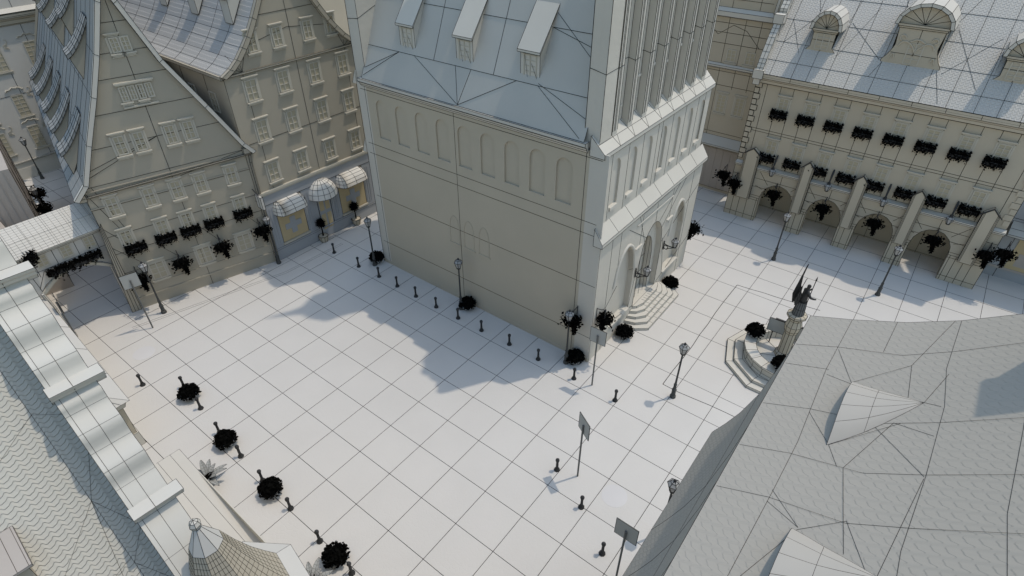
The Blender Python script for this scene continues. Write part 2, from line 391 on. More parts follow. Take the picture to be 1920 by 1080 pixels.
for i, (x, zb) in enumerate([(XS[k] + .8, z) for k, z in ((1, 15.9), (2, 16.1), (3, 15.9), (4, 16.4), (5, 16.3), (1, 21.5), (3, 22), (5, 21.5))]):
    b = B(); w = .24; h = 1.15
    Q = [(x - w, zb), (x - w, zb + h)] + [(x - w * cos(pi * t / 6), zb + h + w * sin(pi * t / 6)) for t in range(1, 6)] + [(x + w, zb + h), (x + w, zb)]
    for p, q in zip(Q, Q[1:]): b.tube([(p[0], -20.2, p[1]), (q[0], -20.2, q[1])], .045, 5, cap=False)
    b.box(x - w - .08, x + w + .08, -20.3, -20.2, zb - .1, zb + .02)
    part('blind_window', b, STONE, church, None, True)
def mould(*a):
    b = B(); b.box(*a, 0, False); part('string_moulding', b, STONE, church, None, True)
for x in XS[:-1]: mould(x + .5, x + 1.05, -20.27, -20.2, 14.75, 14.83)
for i in range(7): mould(12.12 + 1.755 * i - .36, 12.12 + 1.755 * i + .36, -20.99, -20.80, 9.74, 9.94)
for x0, x1, z in ((14.9, 19.6, 7.45), (15.3, 19.3, 7.95)): mould(x0, x1, F0 - .07, F0 - .002, z, z + .07)
for x0, x1, z in ((15.0, 15.8, 5.75), (19.2, 20.0, 5.8), (12.8, 15.2, 1.22), (20.0, 22.3, 1.32)): mould(x0, x1, F0 - .12, F0 - .002, z, z + .11)
for xc, w, zs, h in ((14.0, 2.5, 4.3, 2.3), (21.15, 2.3, 4.3, 2.2)):
    b = B(); Q = [(xc - w / 2 + w * t / 10, F0, zs + h * sqrt(max(0, 1 - abs(t / 5 - 1) ** 1.7))) for t in range(0, 11)]
    b.tube(Q, .11, 6); part('arch_moulding', b, STONE, church, None, True)
def ledge(y0, z0, y1, z1, x0, x1, n, name='ledge'):
    b = B()
    b.prism([(y0, z0 - .22), (y0, z0), (y1, z1), (y1, z0 - .22)], lambda u, v, t: (t, u, v), x0, x1)
    b.line((x0, (y0 + y1) / 2, (z0 + z1) / 2), (x1, (y0 + y1) / 2, (z0 + z1) / 2)) if n > 8 else None
    for k in range(1, n):
        x = x0 + (x1 - x0) * k / n; b.line((x, y0, z0), (x - .25, y1, z1))
        if n > 8: b.line((x, y0, z0), (x + .3, (y0 + y1) / 2, (z0 + z1) / 2))
    return b
part('ledge', ledge(-21.42, 8.45, -20.88, 9.25, 10.5, 24.15, 8), STONE, church, .03, True)
part('ledge', ledge(-21.02, 13.28, -20.19, 14.05, 10.55, 23.9, 9), STONE, church, .03, True)
# portal
b = B()
fi = lambda x, z, d: (x, F0 + .35 + d, z)
arched_wall(b, fi, 15.88, 19.02, .9, 6.6, [(17.45, 2.1, .9, 3.7, 1.7)], .5, True, n=10, edge=True)
for xx in (16.3, 16.9, 17.45, 18.0, 18.55): b.line((xx, F0 + .36, .9), (xx, F0 + .36, 5.5))
for zz in (2.2, 3.4, 4.4): b.line((16.4, F0 + .8, zz), (18.5, F0 + .8, zz))
b.path([(15.9 + 3.1 * t / 12, F0 - .01, 4.1 + 2.45 * sqrt(max(0, 1 - abs(t / 6 - 1) ** 1.7))) for t in range(13)]); b.line((15.9, F0 - .01, .9), (15.9, F0 - .01, 4.1)); b.line((19.0, F0 - .01, .9), (19.0, F0 - .01, 4.1))
part('portal', b, STONE, church, .03, True)
b = B()
for k in range(5):
    e = 1.42 * (5 - k) / 5 + .12; zt = .18 * (k + 1); xa, xb = 16.2 - (4 - k) * .32, 19.2 + (4 - k) * .32
    P = [(xa - .25, F0), (xa - .02, F0 - e * .55), (xa + .55, F0 - e), (xb - .55, F0 - e), (xb + .02, F0 - e * .55), (xb + .25, F0)]
    b.prism(P, lambda u, v, t: (u, v, t), zt - .18, zt)
    for q in range(1, 7):
        xx = xa + .55 + (xb - xa - 1.1) * q / 7; b.line((xx, F0 - e, zt + .002), (xx, F0 - max(.0, e - .29), zt + .002))
part('steps', b, STONE, church, .022, True)
# rear screen
b = B()
b.box(10.6, 23.7, -4.25, -3.45, 0, 13.3, 0, False); b.prism(P0 := [(10.7, 13.3)] + GAB + [(23.6, 13.3)], lambda u, v, t: (u, t, v), -4.3, -3.4, wire=False)
b.prism([(-3.4, 8.7), (-3.05, 8.7), (-3.4, 9.6)], lambda u, v, t: (t, u, v), 10.55, 23.7, wire=False); b.prism([(-3.45, 13.2), (-3.1, 13.2), (-3.45, 14)], lambda u, v, t: (t, u, v), 10.55, 23.7, wire=False)
for p, q in (((10.69, -4.3, 13.7), (10.69, -4.3, 20.8)), ((10.69, -3.4, 13.9), (10.69, -3.4, 20.8)), ((10.59, -3.45, 0), (10.59, -3.45, 8.7)), ((10.55, -3.4, 9.6), (10.55, -3.05, 8.7)), ((10.59, -3.4, 9.6), (10.59, -3.4, 13.2)), ((10.55, -3.1, 13.2), (10.55, -3.45, 14)), ((10.69, -3.4, 16.9), (10.69, -4.3, 17)), ((10.69, -4.3, 17), (13, -4.3, 17.8))): b.line(p, q)
part('rear_screen', b, BRICK, church, .035, True)
b = B()                                               # ridge turret and spike, above the picture
b.lathe([(1.5, 24), (1.5, 36.2), (1.75, 36.4), (1.2, 38), (.5, 40), (.28, 42), (.03, 46.6)], 8, (RX, -12.2), wire=True)
part('ridge_turret', b, COPPER, church, .03, True)
b = B(); b.box(23.3, 23.6, -20, -4, 0, 13.7, 0, False); part('far_wall', b, WALL, church, None, True)

# ================================================================== GABLED HOUSE (left of the shop)
house = thing('gabled_house', 'grey steep gabled house with flower boxes and curved dormers beside the arched passage', 'house', (-3.42, 5.28, 0), atan2(-2.36, 9.08))
LP = [(-.55, 8.42), (.22, 9.22), (1.2, 11.41), (2.38, 13.89), (3.3, 16), (4.27, 18.49), (4.75, 19.9)]
RP = [(9.95, 8.72), (9.41, 9.4), (7.95, 12.24), (6.38, 15.2), (5.23, 18.39), (4.75, 19.9)]
DEP = 27
b = B()
b.face([(0, 0, 0), (9.39, 0, 0), (9.39, 0, 8.9), (0, 0, 8.9)], 0, False)
b.face([(0, 0, 8.9)] + [(x + .12, 0, z) for x, z in LP[1:]] + [(x - .12, 0, z) for x, z in RP[1:-1][::-1]] + [(9.39, 0, 8.9)], 0, False)
b.face([(0, 0, 0), (0, DEP, 0), (0, DEP, 9), (0, 0, 9)], 0, False); b.face([(9.39, 0, 0), (9.39, DEP, 0), (9.39, DEP, 9), (9.39, 0, 9)], 0, False); b.face([(0, DEP, 0), (9.39, DEP, 0), (9.39, DEP, 9), (4.75, DEP, 19.8), (0, DEP, 9)], 0, False)
Y = -.012
gl = lambda z: [x + .15 + (z - z0) * (x1 - x) / (z1 - z0) for (x, z0), (x1, z1) in zip(LP, LP[1:]) if z0 <= z <= z1][0]
gr = lambda z: [x - .15 + (z - z0) * (x1 - x) / (z1 - z0) for (x, z0), (x1, z1) in zip(RP, RP[1:]) if z0 <= z <= z1][0]
for z in (11.0, 12.8, 14.6, 15.9, 17.4, 18.6): b.line((gl(z), Y, z), (gr(z), Y, z))
b.line((4.75, Y, 0), (4.75, Y, 19.8))
for z in (8.9, 8.62, 7.5, 5.6, 4.35, 2.9, 1.5, .8): b.line((0, Y, z), (9.39, Y, z))
for p, q in (((.3, 9.7), (4.75, 11.0)), ((.2, 9.3), (4.75, 11)), ((9.3, 8.9), (4.75, 8.2)), ((0, 8.9), (1.2, 5.2)), ((0, 6.4), (1.4, 4.2)), ((0, 8.9), (0, 0)), ((9.39, 9), (9.39, 0)), ((.5, 8.9), (1.3, 5.6)), ((0, 5), (1.2, 3.4)), ((2.4, 4.3), (3.4, 2.9)), ((5.3, 4.4), (6.1, 3.1)), ((8.2, 4.4), (8.9, 3.3))): b.line((p[0], Y, p[1]), (q[0], Y, q[1]))
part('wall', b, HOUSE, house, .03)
b = B()                                               # storey bands and fine slats of the ground floor
for z in (8.62, 7.55): b.box(-.02, 9.4, -.06, 0, z, z + .06)
b.box(0, 9.39, -.07, 0, .78, .88); b.box(0, 9.39, -.05, 0, 1.5, 1.56)
b.quiet = True
for k in range(26): b.box(.3, 9.2, -.018, 0, 1.65 + k * .09, 1.68 + k * .09)
b.quiet = False; b.seg = {}
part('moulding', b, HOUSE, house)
def roofslope(P, y0, y1, mat, uvs=1.0, lift=0, step=None, w=.03):
    b = B(); s = 0
    for (x0, z0), (x1, z1) in zip(P, P[1:]):
        L = hypot(x1 - x0, z1 - z0)
        b.face([(x0, y0, z0 + lift), (x0, y1, z0 + lift), (x1, y1, z1 + lift), (x1, y0, z1 + lift)], 0, True, [(y0, s), (y1, s), (y1, s + L), (y0, s + L)]); s += L
    if step:
        y = y0 + step
        while y < y1 - .01: b.path([(x, y, z + lift + .005) for x, z in P]); y += step
    return b
bb = roofslope(LP, -.32, DEP, 0, step=1.6); r = part('roof', bb, TILE_Q, house, .03)
part('roof', roofslope(RP, -.32, DEP, 0, step=2), TILE_Q, house, .03)
b = B()                                               # barge boards following the gable
for P, s in ((LP, 1), (RP, -1)):
    for (x0, z0), (x1, z1) in zip(P, P[1:]):
        b.hexa([(x0 - .02 * s, -.36, z0 + .03), (x1 - .02 * s, -.36, z1 + .03), (x0 - .02 * s, -.02, z0 + .03), (x1 - .02 * s, -.02, z1 + .03),
                (x0 + .2 * s, -.36, z0 - .1), (x1 + .2 * s, -.36, z1 - .1), (x0 + .2 * s, -.02, z0 - .1), (x1 + .2 * s, -.02, z1 - .1)])
part('barge_board', b, STONE, house, .03)
b = B(); b.tube([(9.55, -.12, 8.5), (9.5, -.12, 8.0), (9.48, -.1, 0)], .07, 6, wire=True); b.tube([(-.3, -.15, 8.4), (9.7, -.15, 8.6)], .06, 6, wire=True)
b.box(9.2, 9.7, -.3, 0, 8.7, 9.05); b.box(-.35, .05, -.2, 0, 8.2, 8.6)
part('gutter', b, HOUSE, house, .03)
b = B()                                               # slim battered corner pilaster beside the passage
b.hexa([(-.45, -.08, 0), (.12, -.08, 0), (-.45, .5, 0), (.12, -.01, 0), (-.06, -.05, 6.2), (.12, -.05, 6.6), (-.06, .3, 6.2), (.12, -.01, 6.6)])
for t in (.35, .7): b.line((-.45 + .57 * t, -.09, 0), (-.06 + .18 * t, -.06, 6.2 + .4 * t))
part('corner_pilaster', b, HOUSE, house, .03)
def slopex(z): return [x + (z - z0) * (x1 - x) / (z1 - z0) for (x, z0), (x1, z1) in zip(LP, LP[1:]) if z0 <= z <= z1][0]
def curved_dormer(y, zf, xf, zr, wid):
    """hooded dormer with a long curved roof strip on the left slope"""
    z0 = zf - 1.25; xr = slopex(zr)
    n = 6; C = []
    for k in range(n + 1):
        t = k / n; C.append((xf + (xr - xf) * t, zf + (zr - zf) * (t ** 1.35)))
    b = B()
    for s in (0, wid):
        P = [(xf + .1, y + s, zf - .06)] + [(x, y + s, z - .06) for x, z in C[1:]] + [(slopex(z), y + s, z) for z in [zr + (z0 - zr) * t / 5 for t in range(1, 6)]]
        b.face(P, 0, True)
    b.face([(xf + .1, y, zf - .06), (xf + .1, y + wid, zf - .06), (slopex(z0), y + wid, z0), (slopex(z0), y, z0)], 1)
    d = part('dormer', b, [HOUSE, OCHRE], house, .03)
    b = B(); e = .12
    for (xa, za), (xb, zb) in zip(C, C[1:]):
        b.hexa([(xa, y - e, za - .05), (xb, y - e, zb - .05), (xa, y + wid + e, za - .05), (xb, y + wid + e, zb - .05), (xa, y - e, za + .16), (xb, y - e, zb + .16), (xa, y + wid + e, za + .16), (xb, y + wid + e, zb + .16)])
        for t in (.33, .66): b.line((xa, y - e + (wid + 2 * e) * t, za + .17), (xb, y - e + (wid + 2 * e) * t, zb + .17))
    part('dormer_roof', b, TILE_Q, d, .03)
for y in (2.5, 7.0, 11.5, 16.0, 20.5): curved_dormer(y, 10.2, -.22, 12.2, 1.5)
for y in (2.5, 11.2, 17.0, 22.0): curved_dormer(y, 15.4, 2.15, 17.2, 1.4)
curved_dormer(7.2, 16.6, 2.75, 18.6, 1.3)
# windows of the gable front: (local x of centre, z bottom, w, h)
for x in (1.12, 3.15, 4.72, 6.15, 8.1): window(house, x, 6.85, .62, 1.2, d=1.25)
for x in (1.10, 3.15, 4.65, 6.15, 8.05): window(house, x, 4.72, .62, 1.05, sill=False)
for x in (2.77, 3.80, 5.5, 6.55): window(house, x, 10.35, .58, 1.15, d=1.25)
for k in range(4): window(house, 3.93 + .44 * k, 13.25, .38, .85, hood=False, sill=(k % 2 == 0))
b = B(); b.box(3.6, 5.6, -.2, 0, 14.24, 14.33); b.box(3.65, 5.55, -.14, 0, 14.16, 14.24); part('hood', b, TRIM, house)
b = B(); b.box(3.68, 5.5, -.12, 0, 12.9, 12.98); part('sill', b, TRIM, house)
for k in range(2): window(house, 4.42 + .52 * k, 15.85, .46, .8, hood=(k == 0), sill=True)
for x in (1.95, 4.9, 7.6): window(house, x, 1.75, .9, 1.3, d=.6)

# ================================================================== SHOP HOUSE
shop = thing('shop_house', 'tall grey shop house with three white awnings and ochre shop windows, left of the church', 'house', (5.55, 2.86, 0), atan2(-.2, 9.4))
W = 10.3
GL = [(-.15, 13.6), (.5, 13.95), (1.06, 14.4), (1.62, 15.0), (2.08, 15.55), (2.72, 16.5), (3.4, 17.6), (4.3, 19.4), (5.15, 20.6)]
GR = [(W - x, z) for x, z in GL]
b = B()
b.face([(0, 0, 0), (W, 0, 0), (W, 0, 13.6), (0, 0, 13.6)], 0, False); b.face([(x + .1, 0, z) for x, z in GL] + [(x - .1, 0, z) for x, z in GR[:-1][::-1]], 0, False)
b.face([(0, 0, 0), (0, 14, 0), (0, 14, 13.7), (0, 0, 13.7)], 0, False); b.face([(W, 0, 0), (W, 14, 0), (W, 14, 13.7), (W, 0, 13.7)], 0, False)
Y = -.012
b.face([(0, 14, 0), (0, 34, 0), (0, 34, 13.7), (0, 14, 13.7)], 0, False)
for z in (16.6, 13.6, 9.1): b.line((0 if z < 14 else 2.9, Y, z), (W if z < 14 else W - 2.9, Y, z))
for x in (1.3, 5.2, 9.2): b.line((x, Y, 5.4), (x, Y, 14 if x != 5.2 else 20))
for p, q in (((1.3, 13.6), (.4, 14.1)), ((1.3, 13.6), (2.1, 15.5)), ((1.3, 13.6), (.5, 14.8)), ((9.2, 13.6), (9.9, 14.2)), ((9.2, 13.6), (8.3, 15.5)), ((0, 13.6), (0, 0)), ((1.8, 15), (5, 15.6)), ((5, 15.6), (8.4, 15.2))): b.line((p[0], Y, p[1]), (q[0], Y, q[1]))
for y in (2.5, 5.5): b.line((-.012, y, 13.5), (-.012, y, 6))
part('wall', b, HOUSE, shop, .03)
for P, nm in ((GL, 'roof'), (GR, 'roof')):
    bb = roofslope(P + [(5.15, 23.5)] if False else P, -.1, 34, 0, step=2.0); part(nm, bb, TILE_P, shop, .03)
b = B()
for P, s in ((GL, 1), (GR, -1)):
    for (x0, z0), (x1, z1) in zip(P, P[1:]):
        b.hexa([(x0 - .03 * s, -.3, z0 + .06), (x1 - .03 * s, -.3, z1 + .06), (x0 - .03 * s, 0, z0 + .06), (x1 - .03 * s, 0, z1 + .06),
                (x0 + .22 * s, -.3, z0 - .1), (x1 + .22 * s, -.3, z1 - .1), (x0 + .22 * s, 0, z0 - .1), (x1 + .22 * s, 0, z1 - .1)])
b.box(-.12, W + .1, -.12, 0, 13.5, 13.62); b.box(-.22, -.05, -.1, 14, 13.45, 13.65)
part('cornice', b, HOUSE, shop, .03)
for y in (1.9, 6.1, 10.3):                                # dormers on the left slope
    b = B(); z0 = 16.0; x0 = 2.3; w = .45
    for s in (-w, w): b.face([(x0, y + s, z0), (x0, y + s, z0 + 1.5), (x0 + 1.9, y + s, z0 + 2.9)])
    b.face([(x0, y - w, z0), (x0, y + w, z0), (x0, y + w, z0 + 1.5), (x0, y - w, z0 + 1.5)])
    d = part('dormer', b, STONE, shop, .03)
    b = B(); b.hexa([(x0 - .15, y - w - .08, z0 + 1.4), (x0 + 1.9, y - w - .08, z0 + 2.9), (x0 - .15, y + w + .08, z0 + 1.4), (x0 + 1.9, y + w + .08, z0 + 2.9), (x0 - .15, y - w - .08, z0 + 1.52), (x0 + 1.9, y - w - .08, z0 + 3.02), (x0 - .15, y + w + .08, z0 + 1.52), (x0 + 1.9, y + w + .08, z0 + 3.02)])
    part('dormer_roof', b, COPPER, d, .03)
for r_, (zb, hh) in enumerate(((6.1, 1.35), (9.05, 1.4), (11.75, 1.35))):
    for x in (1.62, 3.95, 6.42, 8.8): window(shop, x, zb, .82, hh, d=1.25)
for x in (2.4, 4.2, 6.5, 8.3): window(shop, x, 14.6, .68, 1.15, d=1.25)
for x, y in ((0, 2.0), (0, 4.6)):
    q = window(shop, 0, 11.2, .8, 1.3, hood=False, sill=False); q.rotation_euler = (0, 0, -pi / 2); q.location = (0, y, 11.0)
b = B(); b.box(.0, 9.9, -.18, 0, 5.45, 5.62); b.box(0, 9.9, -.12, 0, 5.32, 5.43)
part('cornice', b, TRIM, shop)
b = B(); b.box(.05, 9.85, -.06, 0, 4.6, 5.3); b.path([(.05, -.065, 4.6), (9.85, -.065, 4.6)]); part('fascia', b, SHADE, shop, .03)
b = B()
for x0, x1 in ((.2, .95), (3.2, 4.35), (5.55, 6.4), (8.9, 9.85)):
    b.box(x0, x1, -.05, 0, .9, 4.6); 
    for k in range(3): b.box(x0 + .1 + k * .2, x0 + .16 + k * .2, -.08, 0, 1.2, 4.3, 0, False)
b.box(.2, 9.85, -.08, 0, .85, 1.0); b.box(.2, 9.85, -.05, 0, 0, .85)
part('shopfront_panel', b, SHADE, shop, .02)
def cross(b, x, z, s, y):
    t = s / 3; P = [(-t / 2, -s / 2), (t / 2, -s / 2), (t / 2, -t / 2), (s / 2, -t / 2), (s / 2, t / 2), (t / 2, t / 2), (t / 2, s / 2), (-t / 2, s / 2), (-t / 2, t / 2), (-s / 2, t / 2), (-s / 2, -t / 2), (-t / 2, -t / 2)]
    b.prism([(x + u, z + v) for u, v in P], lambda u, v, t_: (u, t_, v), y - .02, y, wire=False)
for x0, x1 in ((1.0, 3.15), (6.45, 8.85)):
    b = B(); b.box(x0, x1, -.04, 0, 1.25, 3.9, 0, False)
    s = part('shop_window', b, OCHRE, shop)
    c = B(); cross(c, (x0 + x1) / 2, 2.35, 1.35, -.045); part('cross_sign', c, SHADE, s)
    c = B(); c.box(x0 - .1, x1 + .1, -.15, 0, 1.08, 1.22); part('sill', c, TRIM, s)
b = B(); b.box(4.4, 5.5, -.04, 0, .1, 3.6); d = part('door', b, SHADE, shop, .02)
for k, (xa, za, ha) in enumerate(((4.5, 2.3, 1.1), (5.02, 2.3, 1.1), (4.5, .7, 1.3), (5.02, .7, 1.3))):
    c = B(); c.box(xa, xa + .38, -.06, -.04, za, za + ha, 0, False); part('door_pane', c, OCHRE, d)
CANVAS = clay('white canvas', (.70, .665, .60))
def awning(x0, x1, name='awning'):
    b = B(); n = 5; r = .95; z0 = 3.72; P = [(r * cos(pi / 2 * k / n), r * .95 * sin(pi / 2 * k / n)) for k in range(n + 1)]
    xs = [x0 + .45, (x0 + x1) / 2, x1 - .45]
    for (d0, h0), (d1, h1) in zip(P, P[1:]):
        for xa, xb in zip(xs, xs[1:]): b.face([(xa, -d0, z0 + h0), (xb, -d0, z0 + h0), (xb, -d1, z0 + h1), (xa, -d1, z0 + h1)], 0, True, None, True)
        for xe, s in ((xs[0], -1), (xs[-1], 1)):          # quarter dome ends
            m = 3
            for j in range(m):
                a, c = pi / 2 * j / m, pi / 2 * (j + 1) / m
                g = lambda d, h, a: (xe + s * .45 * d / r * sin(a), -d * cos(a), z0 + h)
                b.face([g(d0, h0, a), g(d0, h0, c), g(d1, h1, c), g(d1, h1, a)], 0, True, None, True)
    return part(name, b, CANVAS, shop, .035)
awning(.75, 3.35); awning(6.25, 9.0)
b = B(); n = 5; R = 1.22; z0 = 3.62
for k in range(n):
    a0, a1 = pi / 2 * k / n, pi / 2 * (k + 1) / n
    for j in range(8):
        t0, t1 = pi + pi * j / 8, pi + pi * (j + 1) / 8
        g = lambda a, t: (4.95 + R * cos(a) * cos(t), R * .95 * cos(a) * sin(t), z0 + 1.35 * sin(a))
        b.face([g(a0, t0), g(a0, t1), g(a1, t1), g(a1, t0)], 0, True, None, True)
part('dome_awning', b, CANVAS, shop, .035)

# ================================================================== ARCADED TOWN HALL (right)
hall = thing('arcaded_town_hall', 'long arcaded town hall with two rows of flower boxes and arched roof dormers', 'town hall', (33.25, -20.8, 0), -pi / 2)
HL = 18.0
b = B(); fh = lambda x, z, d: (x, d, z)
AR = [(3.75, 2.55, 0, 2.05, 1.5), (7.38, 2.45, 0, 2.05, 1.5), (10.95, 2.45, 0, 2.05, 1.5), (14.55, 2.45, 0, 2.05, 1.5)]
arched_wall(b, fh, 0, HL, 0, 4.45, AR, .7, back=False, n=8, edge=True)
for z in (1.85, 2.05, 2.25, 3.0, 3.7, .38):
    cur = 0
    for xc, w, *_ in AR + [(HL + 1, 2, 0, 0, 0)]:
        hw = w / 2 if z < 2.1 else (w / 2 * sqrt(max(0, 1 - ((z - 2.05) / 1.5) ** 2)) if z < 3.5 else 0)
        b.line((cur, -.006, z), (min(HL, xc - hw), -.006, z)); cur = xc + hw
for xc, w, *_ in AR:
    for s in (-1, 1): b.line((xc + s * (w / 2 + .15), -.006, 0), (xc + s * (w / 2 + .15), -.006, 2.05)); b.line((xc + s * .9, -.006, 3.35), (xc + s * 1.7, -.006, 4.3)); b.line((xc + s * 1.2, -.006, 2.9), (xc + s * 1.8, -.006, 3.1))
    b.line((xc, -.006, 3.55), (xc, -.006, 4.4))
for x in (.5, 1.0, 1.6, 5.5, 9.1, 12.7, 16.3, 16.8, 17.3): b.line((x, -.006, 0), (x, -.006, 2.0))
b.face([(0, 0, 0), (0, 2.9, 0), (0, 2.9, 4.45), (0, 0, 4.45)]); b.face([(HL, 0, 0), (HL, 2.9, 0), (HL, 2.9, 4.45), (HL, 0, 4.45)])
part('arcade', b, WALL, hall, .034)
b = B(); b.face([(0, 2.88, 0), (HL, 2.88, 0), (HL, 2.88, 4.4), (0, 2.88, 4.4)], 0, False); b.line((0, 2.86, .12), (HL, 2.86, .12))
for x in (3.2, 6.7, 10.4, 14): b.line((x, 2.86, 0), (x, 2.86, 3.5))
part('arcade_back_wall', b, WALL, hall, .03)
b = B(); b.face([(0, .16, 4.4), (HL, .16, 4.4), (HL, .16, 11.0), (0, .16, 11.0)], 0, False)
b.face([(0, .16, 4.4), (0, 8, 4.4), (0, 8, 20.6), (0, .16, 11.4)], 0, False); b.face([(HL, .16, 4.4), (HL, 8, 4.4), (HL, 8, 20.6), (HL, .16, 11.4)], 0, False)
b.line((0, .15, 7.55), (HL, .15, 7.55)); b.line((0, .15, 7.35), (HL, .15, 7.35))
for i in range(9): 
    for o in (-.5, .5): b.line((1.35 + 1.92 * i + o, .15, 4.6), (1.35 + 1.92 * i + o, .15, 11))
b.path([(0, .15, 4.5), (0, .15, 11)]); b.path([(HL, .15, 4.5), (HL, .15, 11)])
for k in range(14):
    b.box(.02, .5 if k % 2 else .36, .10, .16, 5.0 + k * .43, 5.38 + k * .43); b.box(HL - (.5 if k % 2 else .36), HL - .02, .10, .16, 5.0 + k * .43, 5.38 + k * .43, 0, False)
part('upper_wall', b, WALL, hall, .032)
b = B(); b.prism([(.16, 4.35), (-.04, 4.4), (-.1, 4.52), (-.2, 4.58), (-.2, 4.68), (.16, 4.78)], lambda u, v, t: (t, u, v), 0, HL + .05)
part('string_course', b, STONE, hall, .025)
b = B(); b.prism([(.16, 10.9), (-.06, 10.98), (-.1, 11.2), (-.3, 11.36), (-.32, 11.68), (.16, 11.72)], lambda u, v, t: (t, u, v), -.1, HL)
b.line((-.1, -.3, 11.5), (HL, -.3, 11.5))
for i in range(10): b.line((.5 + 1.92 * i, -.31, 11.4), (.5 + 1.92 * i, -.32, 11.7))
part('cornice', b, clay('warm cornice stone', (.50, .445, .35)), hall, .034)
HS = 1.2; hr = lambda y: 11.7 + HS * (y + .3)
b = B()
Lr = hypot(9.7, 9.7 * HS)
b.face([(.3, -.3, 11.7), (HL, -.3, 11.7), (HL, 9.4, hr(9.4)), (.3, 9.4, hr(9.4))], 0, True, [(0, 0), (HL, 0), (HL, Lr), (0, Lr)])
H = lambda x, y: (x, y, hr(y) + .012)
for y in (.4, 1.3, 2.4, 3.6, 5): b.line(H(.3, y), H(HL, y))
for x in (.9, 2.4, 3.4, 4.6, 5.9, 7.4, 8.9, 10.4, 11.9, 13.4, 14.6, 15.8, 17): b.line(H(x, -.3), H(x, 7))
for p, q in (((.9, 1.3), (2.3, 2.6)), ((.9, 2.4), (2.2, .9)), ((4.6, 1), (6, 3.4)), ((4.7, 2.6), (7.2, 1.2)), ((10.9, 1.0), (13.2, 2.8)), ((10.8, 2.9), (13, .6)), ((7, .4), (7.4, 1.1)), ((10.6, 1.1), (11.4, -.2)), ((4.5, 2.6), (5, 5)), ((2.4, 2.9), (1.2, 5)), ((10.6, 3.2), (12, 5.4)), ((7.6, 3.3), (6.6, 5.4))): b.line(H(*p), H(*q))
part('roof', b, TILE_F, hall, .026)
